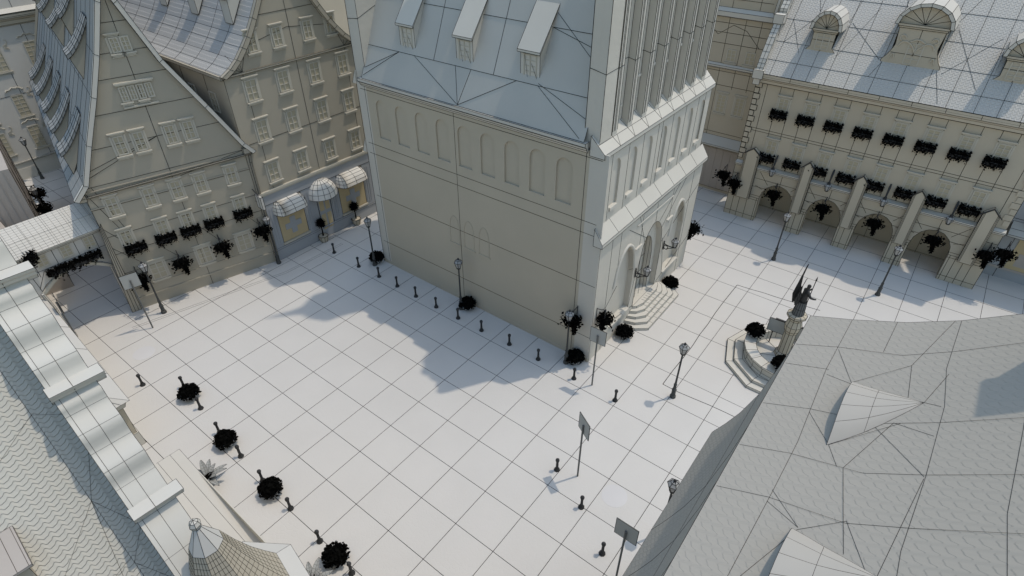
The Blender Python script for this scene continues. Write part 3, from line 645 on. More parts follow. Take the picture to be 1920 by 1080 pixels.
def hall_dormer(xc, wb, wt, z0, zt, rise, volute):
    y0 = 1.15; b = B()
    if volute:
        Lp = [(-wb, z0)] + [(-wb + .0 + (wb - wt + .12) * (1 - cos(pi * t / 6)) / 2 - (.22 * sin(pi * t / 6 * 1.0) if t < 3 else .1 * sin(pi * t / 6)), z0 + 1.5 * t / 6) for t in range(1, 7)] + [(-wt, zt)]
    else: Lp = [(-wb, z0), (-wb, z0 + .3), (-wt, z0 + .55), (-wt, zt)]
    P = Lp + [(-u, v) for u, v in Lp[::-1]]
    b.face([(xc + u, y0, v) for u, v in P])
    for (u0, v0), (u1, v1) in zip(Lp, Lp[1:]):
        for s in (-1, 1): b.face([(xc + s * u0, y0, v0), (xc + s * u1, y0, v1), (xc + s * u1, y0 + .35 if volute else 3.2, v1), (xc + s * u0, y0 + .35 if volute else 3.2, v0)], 0, False)
    for s in (-1, 1): b.face([(xc + s * wt, y0 + .1, z0), (xc + s * wt, y0 + .1, zt), (xc + s * wt, 4.2, zt), (xc + s * wt, 4.2, z0)], 0, False)
    b.line((xc, y0 - .01, z0), (xc, y0 - .01, zt)); b.line((xc - wt, y0 - .01, z0 + 1.0), (xc + wt, y0 - .01, z0 + 1.0))
    d = part('dormer', b, WALL, hall, .034)
    b = B(); b.box(xc - wt - .12, xc + wt + .12, y0 - .12, y0 + .2, zt, zt + .14); b.box(xc - wt - .05, xc + wt + .05, y0 - .06, y0 + .2, zt - .12, zt)
    n = 8; A = [(xc - (wt + .1) * cos(pi * k / n), zt + .14 + rise * sin(pi * k / n)) for k in range(n + 1)]
    b.face([(x, y0 + .05, z) for x, z in A], 0, False)
    for k in range(1, n): b.line((xc, y0 + .04, zt + .16), (A[k][0], y0 + .04, A[k][1]))
    part('tympanum', b, WALL, d, .03)
    b = B(); r0, r1 = 1.0, 1.0
    O = [(xc - (wt + .32) * cos(pi * k / n), zt + .08 + (rise + .26) * sin(pi * k / n)) for k in range(n + 1)]; I = [(xc - (wt + .1) * cos(pi * k / n), zt + .1 + (rise + .03) * sin(pi * k / n)) for k in range(n + 1)]
    for k in range(n):
        yb = 4.6
        b.face([(O[k][0], y0 - .22, O[k][1]), (O[k + 1][0], y0 - .22, O[k + 1][1]), (O[k + 1][0], yb, O[k + 1][1]), (O[k][0], yb, O[k][1])])
        b.face([(O[k][0], y0 - .22, O[k][1]), (O[k + 1][0], y0 - .22, O[k + 1][1]), (I[k + 1][0], y0 - .22, I[k + 1][1]), (I[k][0], y0 - .22, I[k][1])])
        b.face([(I[k][0], y0 - .22, I[k][1]), (I[k + 1][0], y0 - .22, I[k + 1][1]), (I[k + 1][0], y0 + .06, I[k + 1][1]), (I[k][0], y0 + .06, I[k][1])])
    part('dormer_roof', b, STONE, d, .034)
    b = B(); w = .42; zb = z0 + .42; hh = min(1.25, zt - z0 - .6)
    for xx in (-w, 0, w): b.box(xc + xx - .03, xc + xx + .03, y0 - .04, y0, zb, zb + hh, 0, False)
    for k in range(5): b.box(xc - w, xc + w, y0 - .035, y0, zb + hh * k / 4 - .02, zb + hh * k / 4 + .02, 0, False)
    part('window', b, TRIM, d)
    if volute:
        def scroll(P, r):
            b = B(); b.tube(P, r, 5); part('stucco_scroll', b, WALL, d)
        for s in (-1, 1):
            scroll([(xc + s * (.5 + .5 * cos(t / 5)), y0 - .02, z0 + 1.2 + .55 * sin(t / 5 + .4)) for t in range(0, 17)], .06)
            scroll([(xc + s * (.9 - .16 * cos(t / 3)), y0 - .02, z0 + 1.95 + .16 * sin(t / 3)) for t in range(0, 15)], .055)
            scroll([(xc + s * (1.15 + .12 * cos(t / 4)), y0 - .02, z0 + .55 + .4 * sin(t / 4)) for t in range(0, 12)], .05)
        scroll([(xc - .42 + .84 * t / 8, y0 - .02, z0 + 1.75 + .18 * sin(pi * t / 8)) for t in range(9)], .06)
hall_dormer(3.45, .96, .72, 13.15, 14.75, .98, False)
hall_dormer(9.0, 1.62, 1.32, 13.1, 15.75, 1.1, True)
hall_dormer(14.55, .96, .72, 13.15, 14.75, .98, False)
b = B()                                               # scrolled gable coping at the near-church end
CP = [(-.3, 11.75), (.1, 12.6), (.9, 13.9), (1.5, 14.7), (1.6, 15.0), (2.1, 15.0), (2.15, 15.6), (2.8, 16.3), (3.6, 17.6), (4.4, 18.3), (5.5, 19.8), (8, 22.5)]
for (y0, z0), (y1, z1) in zip(CP, CP[1:]):
    b.hexa([(-.15, y0, z0), (.35, y0, z0), (-.15, y1, z1), (.35, y1, z1), (-.15, y0, z0 - .9), (.35, y0, z0 - .9), (-.15, y1, z1 - .9), (.35, y1, z1 - .9)])
    for t in (.33, .66): b.line((-.15, y0 + (y1 - y0) * t, z0 + (z1 - z0) * t + .005), (.35, y0 + (y1 - y0) * t, z0 + (z1 - z0) * t + .005))
    b.line((.1, y0, z0 + .005), (.1, y1, z1 + .005))
b.box(-.25, .45, 1.45, 2.15, 14.7, 15.3); b.box(-.25, .5, -.4, .1, 11.3, 11.9)
part('gable_coping', b, STONE, hall, .03)
for i in range(8):
    window(hall, 2.31 + 1.92 * i, 9.0, .74, 1.15, y=.16, rows=4, d=1.2); window(hall, 2.31 + 1.92 * i, 5.75, .74, 1.15, y=.16, rows=3, d=1.2)
for x, w in ((1.2, .56), (5.4, .40), (9.05, .40), (12.72, .40), (16.85, .46)):      # buttresses with little gabled caps
    b = B(); b.prism([(x - w, 1.9), (x + w, 1.9), (x + w, 5.65), (x, 6.1), (x - w, 5.65)], lambda u, v, t: (u, t, v), -.34, .15)
    for k in range(1, 5): 
        for s in (-1, 1): b.line((x + s * w, -.34 + .49 * k / 5, 1.95), (x + s * w, -.34 + .49 * k / 5, 5.6))
    for s in (-1, 1): b.line((x + s * (w - .12), -.345, 1.95), (x + s * (w - .12), -.345, 5.75)); b.line((x + s * (w - .06), -.345, 1.95), (x + s * (w - .06), -.345, 5.7))
    for k in range(6): b.line((x + w, -.34, 2.2 + .6 * k), (x + w, .1, 2.2 + .6 * k)); b.line((x - w, -.34, 2.2 + .6 * k), (x - w, .1, 2.2 + .6 * k))
    q = part('buttress', b, WALL, hall, .03)
    b = B()
    for s in (-1, 1): b.hexa([(x, -.38, 6.12), (x + s * (w + .16), -.38, 5.55), (x, -.25, 6.12), (x + s * (w + .16), -.25, 5.55), (x, -.38, 6.165), (x + s * (w + .16), -.38, 5.595), (x, -.25, 6.165), (x + s * (w + .16), -.25, 5.595)], 0, False)
    part('cap', b, METAL, q)

# ================================================================== BACK BUILDING between church and town hall
back = thing('baroque_gabled_building', 'grey building with scrolled gable and sloping canopy, behind the church at its right', 'building', (36.4, -4, 0), -pi / 2)
b = B(); L = 16.3
b.face([(0, 0, 0), (L, 0, 0), (L, 0, 15), (0, 0, 15)], 0, False)
for z in (.25, 4.1, 4.9, 5.3, 9.2, 10.3, 12.4, 13.2, 13.9): b.line((0, -.01, z), (L, -.01, z))
for x in (9.5, 11.5, 12.9, 14.2, 15.4): b.line((x, -.01, 0 if x == 12.9 else 9), (x, -.01, 15))
for p, q in (((12.2, 13.0), (13.3, 13.8)), ((13.3, 13.8), (14.4, 13.5)), ((14.4, 13.5), (15.6, 12.4)), ((12.2, 13), (11, 14))): b.line((p[0], -.01, p[1]), (q[0], -.01, q[1]))
part('wall', b, WALL, back, .034)
b = B(); b.prism([(0, 10.5), (-.2, 10.6), (-.2, 10.75), (0, 10.9)], lambda u, v, t: (t, u, v), 0, L); b.prism([(0, 14.3), (-.3, 14.4), (-.32, 14.75), (0, 15.0)], lambda u, v, t: (t, u, v), 0, L)
part('cornice', b, STONE, back, .034)
b = B(); b.prism([(0, 4.2), (-.55, 4.2), (-.55, 4.35), (0, 5.0)], lambda u, v, t: (t, u, v), 0, L); part('canopy', b, COPPER, back, .03)
SC = [(L - .2, 15), (L - .1, 16.2), (L - .7, 17.2), (L - 1.8, 17.5), (L - 2.2, 18.6), (L - 2.6, 20), (L - 4, 21.5)]
b = B(); P = SC + [(2 * 9 - x, z) for x, z in SC[::-1]]
b.prism(P, lambda u, v, t: (u, t, v), 0, .5)
for x in (10, 12.9, 15): b.line((x, -.01, 15), (x, -.01, 19))
for z in (15.6, 16.4, 17.2): b.line((8, -.01, z), (L - .4, -.01, z))
part('scrolled_gable', b, WALL, back, .034)
b = B()
for (x0, z0), (x1, z1) in zip(SC, SC[1:]): b.hexa([(x0, -.25, z0), (x1, -.25, z1), (x0, .7, z0), (x1, .7, z1), (x0 + .22, -.25, z0 + .1), (x1 + .22, -.25, z1 + .14), (x0 + .22, .7, z0 + .1), (x1 + .22, .7, z1 + .14)])
part('gable_coping', b, STONE, back, .03)
b = B(); b.tube([(13.35 + .62 * cos(t * pi / 8), -.05, 16.3 + .62 * sin(t * pi / 8)) for t in range(17)], .07, 5, cap=False)
for t in range(8): b.line((13.35, -.02, 16.3), (13.35 + .6 * cos(t * pi / 4), -.02, 16.3 + .6 * sin(t * pi / 4)))
part('round_window', b, [METAL], back, .03)
b = B(); b.face([(.2, .4, 15), (L, .4, 15), (L, 9, 15.5), (.2, 9, 15.5)], 0, False); b.face([(L + .1, .5, 14.8), (L + .1, 9, 17), (9, 9, 23), (9, .5, 22)], 0, True, [(0, 0), (8, 0), (8, 10), (0, 10)]); part('roof', b, TILE_F, back, .03)
b = B(); b.box(12.6, 16, -.04, 0, .3, 3.9, 0, False)
for k in range(5): b.box(12.7 + k * .65, 12.8 + k * .65, -.07, 0, .3, 3.9, 0, False)
part('shopfront', b, PINK, back)
for x in (13.6, 15.1): window(back, x, 11.1, .75, .95, hood=False, d=.6); window(back, x, 7.0, .75, 1.5, d=.6, rows=5)

# right neighbour, only its corner is in view
nb = thing('corner_shop', 'grey corner shop with ochre window, right of the town hall', 'shop', (36.1, -38.9, 0), -pi / 2)
b = B(); b.face([(0, 0, 0), (14, 0, 0), (14, 0, 12), (0, 0, 12)], 0, False); b.face([(0, 0, 0), (0, 8, 0), (0, 8, 12), (0, 0, 12)], 0, False); b.line((.9, -.01, 0), (.9, -.01, 12)); b.line((0, -.01, 7.2), (14, -.01, 7.2)); b.line((0, -.01, 4.6), (14, -.01, 4.6)); part('wall', b, SHADE, nb, .034)
b = B(); b.prism([(0, 3.6), (-.9, 3.6), (-.9, 3.75), (0, 4.4)], lambda u, v, t: (t, u, v), .3, 14); b.line((.3, -.5, 4.05), (14, -.5, 4.05)); part('canopy', b, COPPER, nb, .03)
b = B(); b.box(1.2, 5, -.05, 0, .9, 3.3, 0, False); part('shop_window', b, OCHRE, nb)
b = B(); b.box(.3, 12, -.1, 0, .75, .9, 0, False); b.box(1.6, 2.6, -.07, 0, 1.2, 2.2, 0, False); part('sill', b, PINK, nb)

# ================================================================== FAR FACADE at the end of the lane
far = thing('stuccoed_building', 'pale building with stucco ornament and tall windows at the end of the lane', 'building', (-8, 33, 0), .03)
b = B(); b.face([(0, 0, 0), (16, 0, 0), (16, 0, 15.5), (0, 0, 15.5)], 0, False)
for x in (7.2, 10.3, 12.6): b.line((x, -.01, 1), (x, -.01, 15))
b.line((0, -.01, 7.2), (16, -.01, 7.2)); part('wall', b, PALE, far, .04)
b = B(); b.box(0, 16, -.12, 0, 0, 1.0, 0, False); b.box(0, 16, -.18, 0, 1.5, 1.6); b.box(0, 16, -.1, 0, 1.0, 1.5, 0, False); part('plinth', b, STONE, far, .03)
b = B(); b.prism([(0, 12.6), (-.15, 12.7), (-.2, 13.0), (-.45, 13.2), (-.5, 13.5), (0, 13.6)], lambda u, v, t: (t, u, v), 0, 16); b.line((0, -.47, 13.3), (16, -.47, 13.3)); part('cornice', b, clay('yellowish stone', (.52, .47, .37)), far, .03)
b = B(); b.face([(0, -.5, 13.6), (16, -.5, 13.6), (16, 5, 17), (0, 5, 17)]); b.line((0, 1, 14.55), (16, 1, 14.55)); b.line((10.5, -.5, 13.6), (9, 5, 17)); part('roof', b, STONE, far, .03)
for x in (4.6, 7.2, 9.9, 12.6):
    for z, h in ((2.4, 2.0), (5.3, 1.9), (9.2, 2.0)):
        window(far, x, z, .95, h, rows=5, hood=False, d=.8)
    b = B()
    for z in (4.75, 7.6, 11.6):
        b.tube([(x - .7 + 1.4 * t / 10, -.06, z + .22 * sin(pi * t / 10) + .06 * sin(t * 1.9)) for t in range(11)], .06, 5)
        for k in range(9): 
            a = k * .7; b.tube([(x + .95 + .18 * cos(a + t * .5), -.03, z - .4 + .09 * k - .4 + .12 * sin(a + t * .6)) for t in range(5)], .03, 4)
    part('stucco_ornament', b, TRIM, far)
# timber clad house along the lane
tim = thing('timber_clad_house', 'narrow house clad in pinkish planks on the left of the lane, behind the passage', 'house', (-5.0, 11.6, 0), atan2(15.0, 3.0))
b = B(); b.face([(0, 0, 0), (15.5, 0, 0), (15.5, 0, 9.0), (0, 0, 9.0)], 0, False); b.face([(0, 0, 0), (0, 6, 0), (0, 6, 9.0), (0, 0, 9.0)], 0, False); b.face([(0, 0, 9.0), (15.5, 0, 9.0), (15.5, 6, 9.0), (0, 6, 9.0)], 0, False)
for k in range(42): b.box(.1 + k * .36, .13 + k * .36, -.025, 0, 2.6, 8.9, 0, False)
for x in (0, 4, 8.5, 12, 15.5): b.line((x, -.03, 0), (x, -.03, 9.0))
for z in (2.5, 5.4): b.line((0, -.03, z), (15.5, -.03, z))
for p, q in (((0, 2.5), (4, 8)), ((8.5, 2.5), (4, 5.4)), ((12, 2.5), (15.5, 8))): b.line((p[0], -.03, p[1]), (q[0], -.03, q[1]))
for k in range(14): b.box(-.025, 0, .3 + k * .4, .33 + k * .4, 2.6, 8.9, 0, False)
part('wall', b, PINK, tim, .03)
b = B()
for x in (1.2, 3.4, 6.2): b.tube([(x + .55 * cos(pi * t / 8), -.05, 1.6 + .5 * sin(pi * t / 8)) for t in range(9)], .06, 5); b.box(x - .5, x + .5, -.02, 0, .3, 1.6)
part('shopfront', b, PALE, tim, .02)

# ================================================================== ARCHED PASSAGE between gabled house and left wing
br = thing('arched_passage', 'tiled bridge house over a flat arch joining the gabled house to the left wing', 'passage', (-7.75, 6, 0), 0)
b = B(); fb = lambda x, z, d: (x, d, z)
arched_wall(b, fb, 0, 4.75, 0, 6.15, [(2.2, 3.9, 0, 3.35, .95)], .45, back=False, n=10, edge=True)
b.line((0, -.01, 4.85), (4.7, -.01, 4.85))
for x in (.6, 1.7, 2.9, 4.0): b.line((x, -.01, 4.5), (x, -.01, 6.1))
b.line((.3, -.01, 3.6), (.1, -.01, 6)); b.line((.25, -.01, 3.8), (.9, -.01, 4.8))
b.face([(0, .45, 4.35), (4.7, .45, 4.35), (4.7, 1.3, 4.35), (0, 1.3, 4.35)], 0, False); b.face([(0, 1.3, 4.3), (4.7, 1.3, 4.3), (4.7, 1.3, 7), (0, 1.3, 7)], 0, False); b.box(0, .25, .45, 1.3, 0, 4.3, 0, False)
part('wall', b, PALE, br, .03)
b = B(); Q = [(.25 + 3.9 * t / 10, 3.35 + .95 * sin(pi * t / 10)) for t in range(11)]
for p, q in zip(Q, Q[1:]): b.hexa([(p[0], -.14, p[1] - .02), (q[0], -.14, q[1] - .02), (p[0], .0, p[1] - .02), (q[0], 0, q[1] - .02), (p[0], -.14, p[1] + .2), (q[0], -.14, q[1] + .2), (p[0], 0, p[1] + .2), (q[0], 0, q[1] + .2)], 0, False)
part('arch_band', b, TRIM, br)
b = B(); b.box(-.1, 4.7, -.22, 0, 6.0, 6.14); b.box(-.05, 4.7, -.12, 0, 5.88, 5.98); part('cornice', b, STONE, br, .02)
b = B(); P = [(-.3, 6.15), (.35, 6.88), (1.2, 7.5)]; s = 0
for (y0, z0), (y1, z1) in zip(P, P[1:]):
    Ls = hypot(y1 - y0, z1 - z0); b.face([(-.2, y0, z0), (5.6, y0, z0), (5.6, y1, z1), (-.2, y1, z1)], 0, True, [(0, s), (5.8, s), (5.8, s + Ls), (0, s + Ls)]); s += Ls
b.face([(-.2, 1.2, 7.5), (5.6, 1.2, 7.5), (5.6, 1.5, 7.0), (-.2, 1.5, 7.0)], 0, False)
for k in range(1, 5): b.path([(-.2 + 1.16 * k, y, z + .01) for y, z in P])
for k in range(38): b.path([(-.2 + .152 * k, y, z + .004) for y, z in P]) if k % 2 == 0 else None
part('roof', b, tile('ribbed bridge tiles', (.60, .565, .50), .16, .153, .0, .7, .04), br, .012)
for x in (1.05, 2.35, 3.65): window(br, x, 5.05, .62, .78, rows=3, sill=False, hood=False); 
rh = thing('rear_house', 'plain grey roof and wall glimpsed between the shop house roof and the church', 'house', (14.5, 20, 0), 0)
b = B(); b.box(0, 16, 0, 8, 0, 17); part('wall', b, WALL, rh, .035)
b = B(); b.face([(-.3, -.4, 16.9), (16.3, -.4, 16.9), (16.3, 4, 24), (-.3, 4, 24)], 0, True, [(0, 0), (16, 0), (16, 8), (0, 8)]); b.face([(-.3, 8.4, 16.9), (16.3, 8.4, 16.9), (16.3, 4, 24), (-.3, 4, 24)], 0, True, [(0, 0), (16, 0), (16, 8), (0, 8)]); b.face([(-.28, -.4, 16.9), (-.28, 8.4, 16.9), (-.28, 4, 24)], 0, False)
for x in (1, 2.5, 4, 6, 8): b.line((x, -.41, 16.9), (x, 4, 24.01))
part('roof', b, TILE_P, rh, .03)
# little hipped roof left of the passage
hip = thing('hipped_roof_house', 'small house with pinkish tiled hip roof at the left edge, beside the passage', 'house', (-9.2, 10.5, 0), 0)
b = B(); b.box(-2, 2.1, -1.4, 3, 0, 6.1); part('wall', b, PALE, hip, .02)
b = B(); b.face([(-2.2, -1.6, 6.15), (2.3, -1.6, 6.15), (.6, .6, 7.3), (-2.2, .6, 7.3)], 0, True, [(0, 0), (4.5, 0), (3, 2.5), (0, 2.5)]); b.face([(2.3, -1.6, 6.15), (2.6, 3.3, 6.15), (.6, 2, 7.3), (.6, .6, 7.3)], 1)
part('roof', b, [TILE_L, PINK], hip, .03)
b = B(); b.box(-2.1, 2.2, -1.5, 3.1, 5.95, 6.12); part('cornice', b, STONE, hip, .02)

# ================================================================== NEAR LEFT: scrolled gable house with tiled roof
lg = thing('scrolled_gable_house', 'big near house with wavy tiled roof and thick scrolled gable coping at the lower left', 'house', (-10.74, -22.28, 0), -.06)
Z0 = 13.04
def wave(ya, yb, n, amp):                             # rolling volute profile between two slabs
    P = []
    for k_ in range(n + 1):
        y = ya + (yb - ya) * k_ / n; o = amp * sin(2 * pi * (y - ya) / .60 + .6)
        P.append((y - .76 * o, 1.165 * y - .31 + .65 * o))
    return P
PR = [(6.2, 6.9), (5.6, 6.1)] + wave(5.3, 4.35, 12, -.10) + [(4.22, 4.52), (4.16, 4.46), (4.0, 4.1)] + wave(3.78, 2.52, 16, .115) + [(2.44, 2.47), (2.40, 2.44), (2.24, 2.10)] + wave(2.06, .56, 19, .115) + [(.42, .10), (.37, .06), (.16, -.30)] + [(-.02, -.42), (-.22, -.56), (-.42, -.78), (-.62, -1.0), (-.9, -1.32), (-1.3, -1.75), (-1.8, -2.3), (-2.6, -3.2)]
PR = [(y, Z0 + z) for y, z in PR]
XL, XR = -1.03, -.17
b = B()
for i, ((y0, z0), (y1, z1)) in enumerate(zip(PR, PR[1:])):
    b.face([(XL, y0, z0), (XR, y0, z0), (XR, y1, z1), (XL, y1, z1)], 0, False, None, True)
    b.face([(XL, y0, z0), (XL, y1, z1), (XL, y1, z1 - 2.6), (XL, y0, z0 - 2.6)], 0, False)
    if i % 4 == 0: b.line((XL, y0, z0), (XR, y0, z0))
for x in (XL, -.6, XR, XL + .1): b.path([(x, y, z + .003) for y, z in PR])
part('gable_coping', b, STONE, lg, .010)
for i, (y, z) in enumerate(((3.83, 4.46), (2.08, 2.43), (0, 0))):
    b = B(); z += Z0
    b.prism([(y + .36, z + .03), (y, z), (y + .03, z - .08), (y + .10, z - .14), (y + .12, z - .22), (y + .2, z - .28), (y + .24, z - .36), (y + .4, z - .36)], lambda u, v, t: (t, u, v), XL - .04, XR + .2, wire=False)
    for p in ((y + .36, z + .03), (y, z), (y + .24, z - .36)): b.line((XL - .04, *p), (XR + .2, *p))
    b.path([(XR + .2, y + .36, z + .03), (XR + .2, y, z), (XR + .2, y + .24, z - .36)]); b.path([(XL - .04, y + .36, z + .03), (XL - .04, y, z), (XL - .04, y + .24, z - .36)]); b.line((-.6, y + .36, z + .035), (-.6, y, z + .004)); b.line((-.6, y, z), (-.6, y + .22, z - .36))
    part('coping_slab', b, STONE, lg, .012)
b = B(); b.face([(XR - .02, y, z - .02) for y, z in PR] + [(XR - .02, -2.6, 0), (XR - .02, 6.2, 0)], 0, False); b.face([(XR - .02, 6.2, 0), (XR - .02, 15, 0), (XR - .02, 15, 8), (XR - .02, 6.2, 19)], 0, False)
b.face([(XR - .02, -2.6, 0), (-20, -2.6, 0), (-20, -2.6, 10.2), (XR - .02, -2.6, 10.2)], 0, False); part('wall', b, PALE, lg)
b = B(); rz = lambda y: Z0 + 1.165 * y - 2.1; k = sqrt(1 + 1.165 ** 2)
b.face([(-20, -3.4, rz(-3.4)), (XL, -3.4, rz(-3.4)), (XL, 6, rz(6)), (-20, 6, rz(6))], 0, False, [(-20, -3.4 * k), (XL, -3.4 * k), (XL, 6 * k), (-20, 6 * k)])
b.face([(-20, 15, 8), (XL, 15, 8), (XL, 6, rz(6)), (-20, 6, rz(6))], 0, False, [(0, 0), (19, 0), (19, 9), (0, 9)])
R_ = lambda x, y: (x, y, rz(y) + .004)
for x in (-1.5, -3.6): b.line(R_(x, -3), R_(x, 6))
for p, q in (((-1.5, 3.1), (-1.03, 2.9)), ((-1.5, 1.55), (-1.03, 2.2)), ((-1.5, 1.55), (-1.03, .9)), ((-1.5, 1.55), (-3.6, .2)), ((-1.5, 1.55), (-2.4, -2.0)), ((-1.5, .5), (-2.7, .2)), ((-1.5, .4), (-1.03, -.2)), ((-1.5, .4), (-1.03, .8)), ((-1.5, -.35), (-1.03, -.9)), ((-2.7, .15), (-1.5, -.35)), ((-2.75, .05), (-1.5, -.4)), ((-2.7, -.3), (-1.5, -.9)), ((-3.6, 2.2), (-1.5, 3.1))): b.line(R_(*p), R_(*q))
part('tiled_roof', b, TILE_L, lg, .009)
b = B()                                               # small dormer on the tiles
zf = lambda y: Z0 - .33 + .37 * (y - .85)
b.hexa([(-5.2, .85, zf(.85)), (-2.89, .85, zf(.85)), (-5.2, 1.8, zf(1.8)), (-2.84, 1.8, zf(1.8)), (-5.2, .85, zf(.85) + .07), (-2.89, .85, zf(.85) + .07), (-5.2, 1.8, zf(1.8) + .07), (-2.84, 1.8, zf(1.8) + .07)])
b.line((-3.15, .85, zf(.85) + .075), (-3.1, 1.8, zf(1.8) + .075)); b.line((-2.94, .85, zf(.85) + .075), (-2.89, 1.8, zf(1.8) + .075))
d = part('dormer', b, PINK, lg, .009)
c = B(); c.face([(-2.98, .95, Z0 - 1.2), (-2.98, .95, zf(.95)), (-2.98, 1.75, zf(1.75))]); c.face([(-5.2, .95, Z0 - 1.2), (-2.98, .95, Z0 - 1.2), (-2.98, .95, zf(.95)), (-5.2, .95, zf(.95))]); c.line((-5.2, .94, Z0 - .9), (-3.05, .94, Z0 - .36)); part('dormer_wall', c, WALL, d, .009)
# corner turret with tiled spire
tur = thing('corner_turret', 'small tiled octagonal spire with round knob in front of the scrolled gable coping', 'turret', (-11.05, -23.5, 0), .2)
b = B(); b.lathe([(1.3, 9.9), (1.05, 10.45), (.80, 11.05), (.56, 11.75), (.36, 12.45)], 8, wire=False)
TP = [(1.3, 9.9), (1.05, 10.45), (.80, 11.05), (.56, 11.75), (.36, 12.45)]
for k in range(8):
    a = 2 * pi * k / 8; b.path([(r * cos(a), r * sin(a), z) for r, z in TP])
    a2 = a + 2 * pi / 8
    for z in [9.9 + .17 * j for j in range(15)]:
        r = [r0 + (r1 - r0) * (z - z0) / (z1 - z0) for (r0, z0), (r1, z1) in zip(TP, TP[1:]) if z0 <= z <= z1][0]; b.line((r * cos(a), r * sin(a), z), (r * cos(a2), r * sin(a2), z))
    for t in (.2, .4, .6, .8): b.path([((r * cos(a)) * (1 - t) + r * cos(a2) * t, (r * sin(a)) * (1 - t) + r * sin(a2) * t, z) for r, z in TP])
part('spire', b, WALL, tur, .012)
b = B(); b.lathe([(.36, 12.45), (.08, 13.1)], 8, wire=True); part('spire_cap', b, PALE, tur, .013)
b = B(); b.lathe([(.02, 13.05), (.1, 13.12), (.13, 13.22), (.09, 13.32), (.01, 13.37)], 6, wire=True); part('knob', b, STONE, tur, .013)
b = B(); b.lathe([(1.0, 0), (1.0, 9.9)], 8); part('turret_wall', b, PALE, tur)
b = B(); b.lathe([(1.75, 9.62), (1.3, 9.9)], 8, wire=True); part('eave_skirt', b, PALE, tur, .012)
# low wing with hipped eave along the lane front
wa = thing('low_side_wing', 'low wing with hipped roof edge and moulded corner, beyond the scrolled coping on its right', 'wing', (-8.65, -6, 0), 0)
b = B(); b.hexa([(-3, 0, 0), (0, 0, 0), (-3, 13.5, 0), (.95, 13.5, 0), (-3, 0, 3.0), (0, 0, 3.0), (-3, 13.5, 3.0), (.95, 13.5, 3.0)]); part('wall', b, WALL, wa, .02)
b = B(); b.hexa([(-3, -.12, 2.75), (.1, -.12, 2.75), (-3, 13.5, 2.75), (1.05, 13.5, 2.75), (-3, -.2, 3.1), (.22, -.2, 3.1), (-3, 13.5, 3.1), (1.15, 13.5, 3.1)]); b.hexa([(-3, -.1, 0), (.12, -.1, 0), (-3, 13.5, 0), (1.1, 13.5, 0), (-3, -.06, .85), (.06, -.06, .85), (-3, 13.5, .85), (1.0, 13.5, .85)]); part('moulding', b, STONE, wa, .02)
b = B(); b.face([(.36, -.3, 3.12), (1.25, 13.5, 3.12), (-1.3, 13.5, 4.7), (-2.1, 1.6, 4.7)]); b.face([(.36, -.3, 3.12), (-2.1, 1.6, 4.7), (-3, 1.6, 4.7), (-3, -.3, 3.12)])
for t in (.2, .4, .6): b.line((.36 + .9 * t, -.3 + 13.8 * t, 3.13), (-2.1 + .8 * t, 1.6 + 11.9 * t, 4.71))
for t in (.3, .5, .7): b.line((.36 - 3.3 * t * .4, -.31, 3.13), (-2.1 + 1.2 * (1 - t), 1.6 - .9 * (1 - t), 4.2))
part('roof', b, PALE, wa, .02)
wb = thing('flat_roofed_front', 'low pale flat-roofed shop front below the scrolled coping, next to the potted agaves', 'wing', (-8.38, -11.44, 0), -.045)
b = B(); b.box(-3, 0, -17, 0, 0, 3.5, 0, False); b.path([(-1.0, 0, 3.5), (0, 0, 3.5), (0, -17, 3.5)]); b.line((0, 0, 3.5), (0, 0, 0)); b.line((-.42, 0, 3.502), (-.42, -17, 3.502)); b.line((-.95, 0, 3.502), (-.95, -17, 3.502)); b.line((-.6, 0, 3.5), (-.6, 0, 3.2))
part('wall', b, PALE, wb, .014)
b = B(); b.prism([(-1.8, 3.5), (-9, 4.3), (-15, 4.5), (-15, 3.5)], lambda u, v, t: (t, u, v), -.04, 0, wire=False); part('shade_rim', b, STONE, wb)  # tapered rim added to put a wedge of shade along the roof edge

# ================================================================== NEAR RIGHT: mansard roof
mr = thing('mansard_roof_house', 'big near house with broad sunlit mansard roof and eyebrow dormers at the lower right', 'house', (1.95, -31.2, 0), 0)
MP = [(.51, 9.0), (.2, 9.65), (-.11, 10.4), (-.45, 11.5), (-.72, 12.9), (-.90, 14.1), (-.97, 14.88)]
MU = [(-.97, 14.88), (-1.9, 15.22), (-2.97, 15.68), (-3.9, 16.22), (-4.79, 16.87), (-6.5, 18.2), (-9, 20.2)]
mz = lambda y: [z0 + (z1 - z0) * (y - y0) / (y1 - y0) for (y0, z0), (y1, z1) in zip(MU, MU[1:]) if y1 - 1e-6 <= y <= y0 + 1e-6][0]
b = B(); s = 0
for (y0, z0), (y1, z1) in zip(MP, MP[1:]):
    L = hypot(y1 - y0, z1 - z0); b.face([(0, y0, z0), (-32, y0, z0), (-32, y1, z1), (0, y1, z1)], 0, False, [(0, s), (32, s), (32, s + L), (0, s + L)], True); s += L
for i in (0, 3, 6): b.line((0, *MP[i]), (-32, *MP[i]))
b.path([(0, y, z) for y, z in MP])
for x in (-4.5, -6.4, -8.6): b.path([(x + .5 * i * .3, y, z + .003) for i, (y, z) in enumerate(MP)])
part('lower_slope', b, TILE_R, mr, .014)
b = B(); s = 0
for (y0, z0), (y1, z1) in zip(MU, MU[1:]):
    L = hypot(y1 - y0, z1 - z0); b.face([(0, y0, z0), (-32, y0, z0), (-32, y1, z1), (0, y1, z1)], 0, False, [(0, s), (32, s), (32, s + L), (0, s + L)], True); s += L
U = lambda x, y: (x - 1.95, y + 31.2, mz(y + 31.2) + .006)
def up(pts): b.path([U(*p) for p in pts])
b.path([(0, y, z + .004) for y, z in MU])
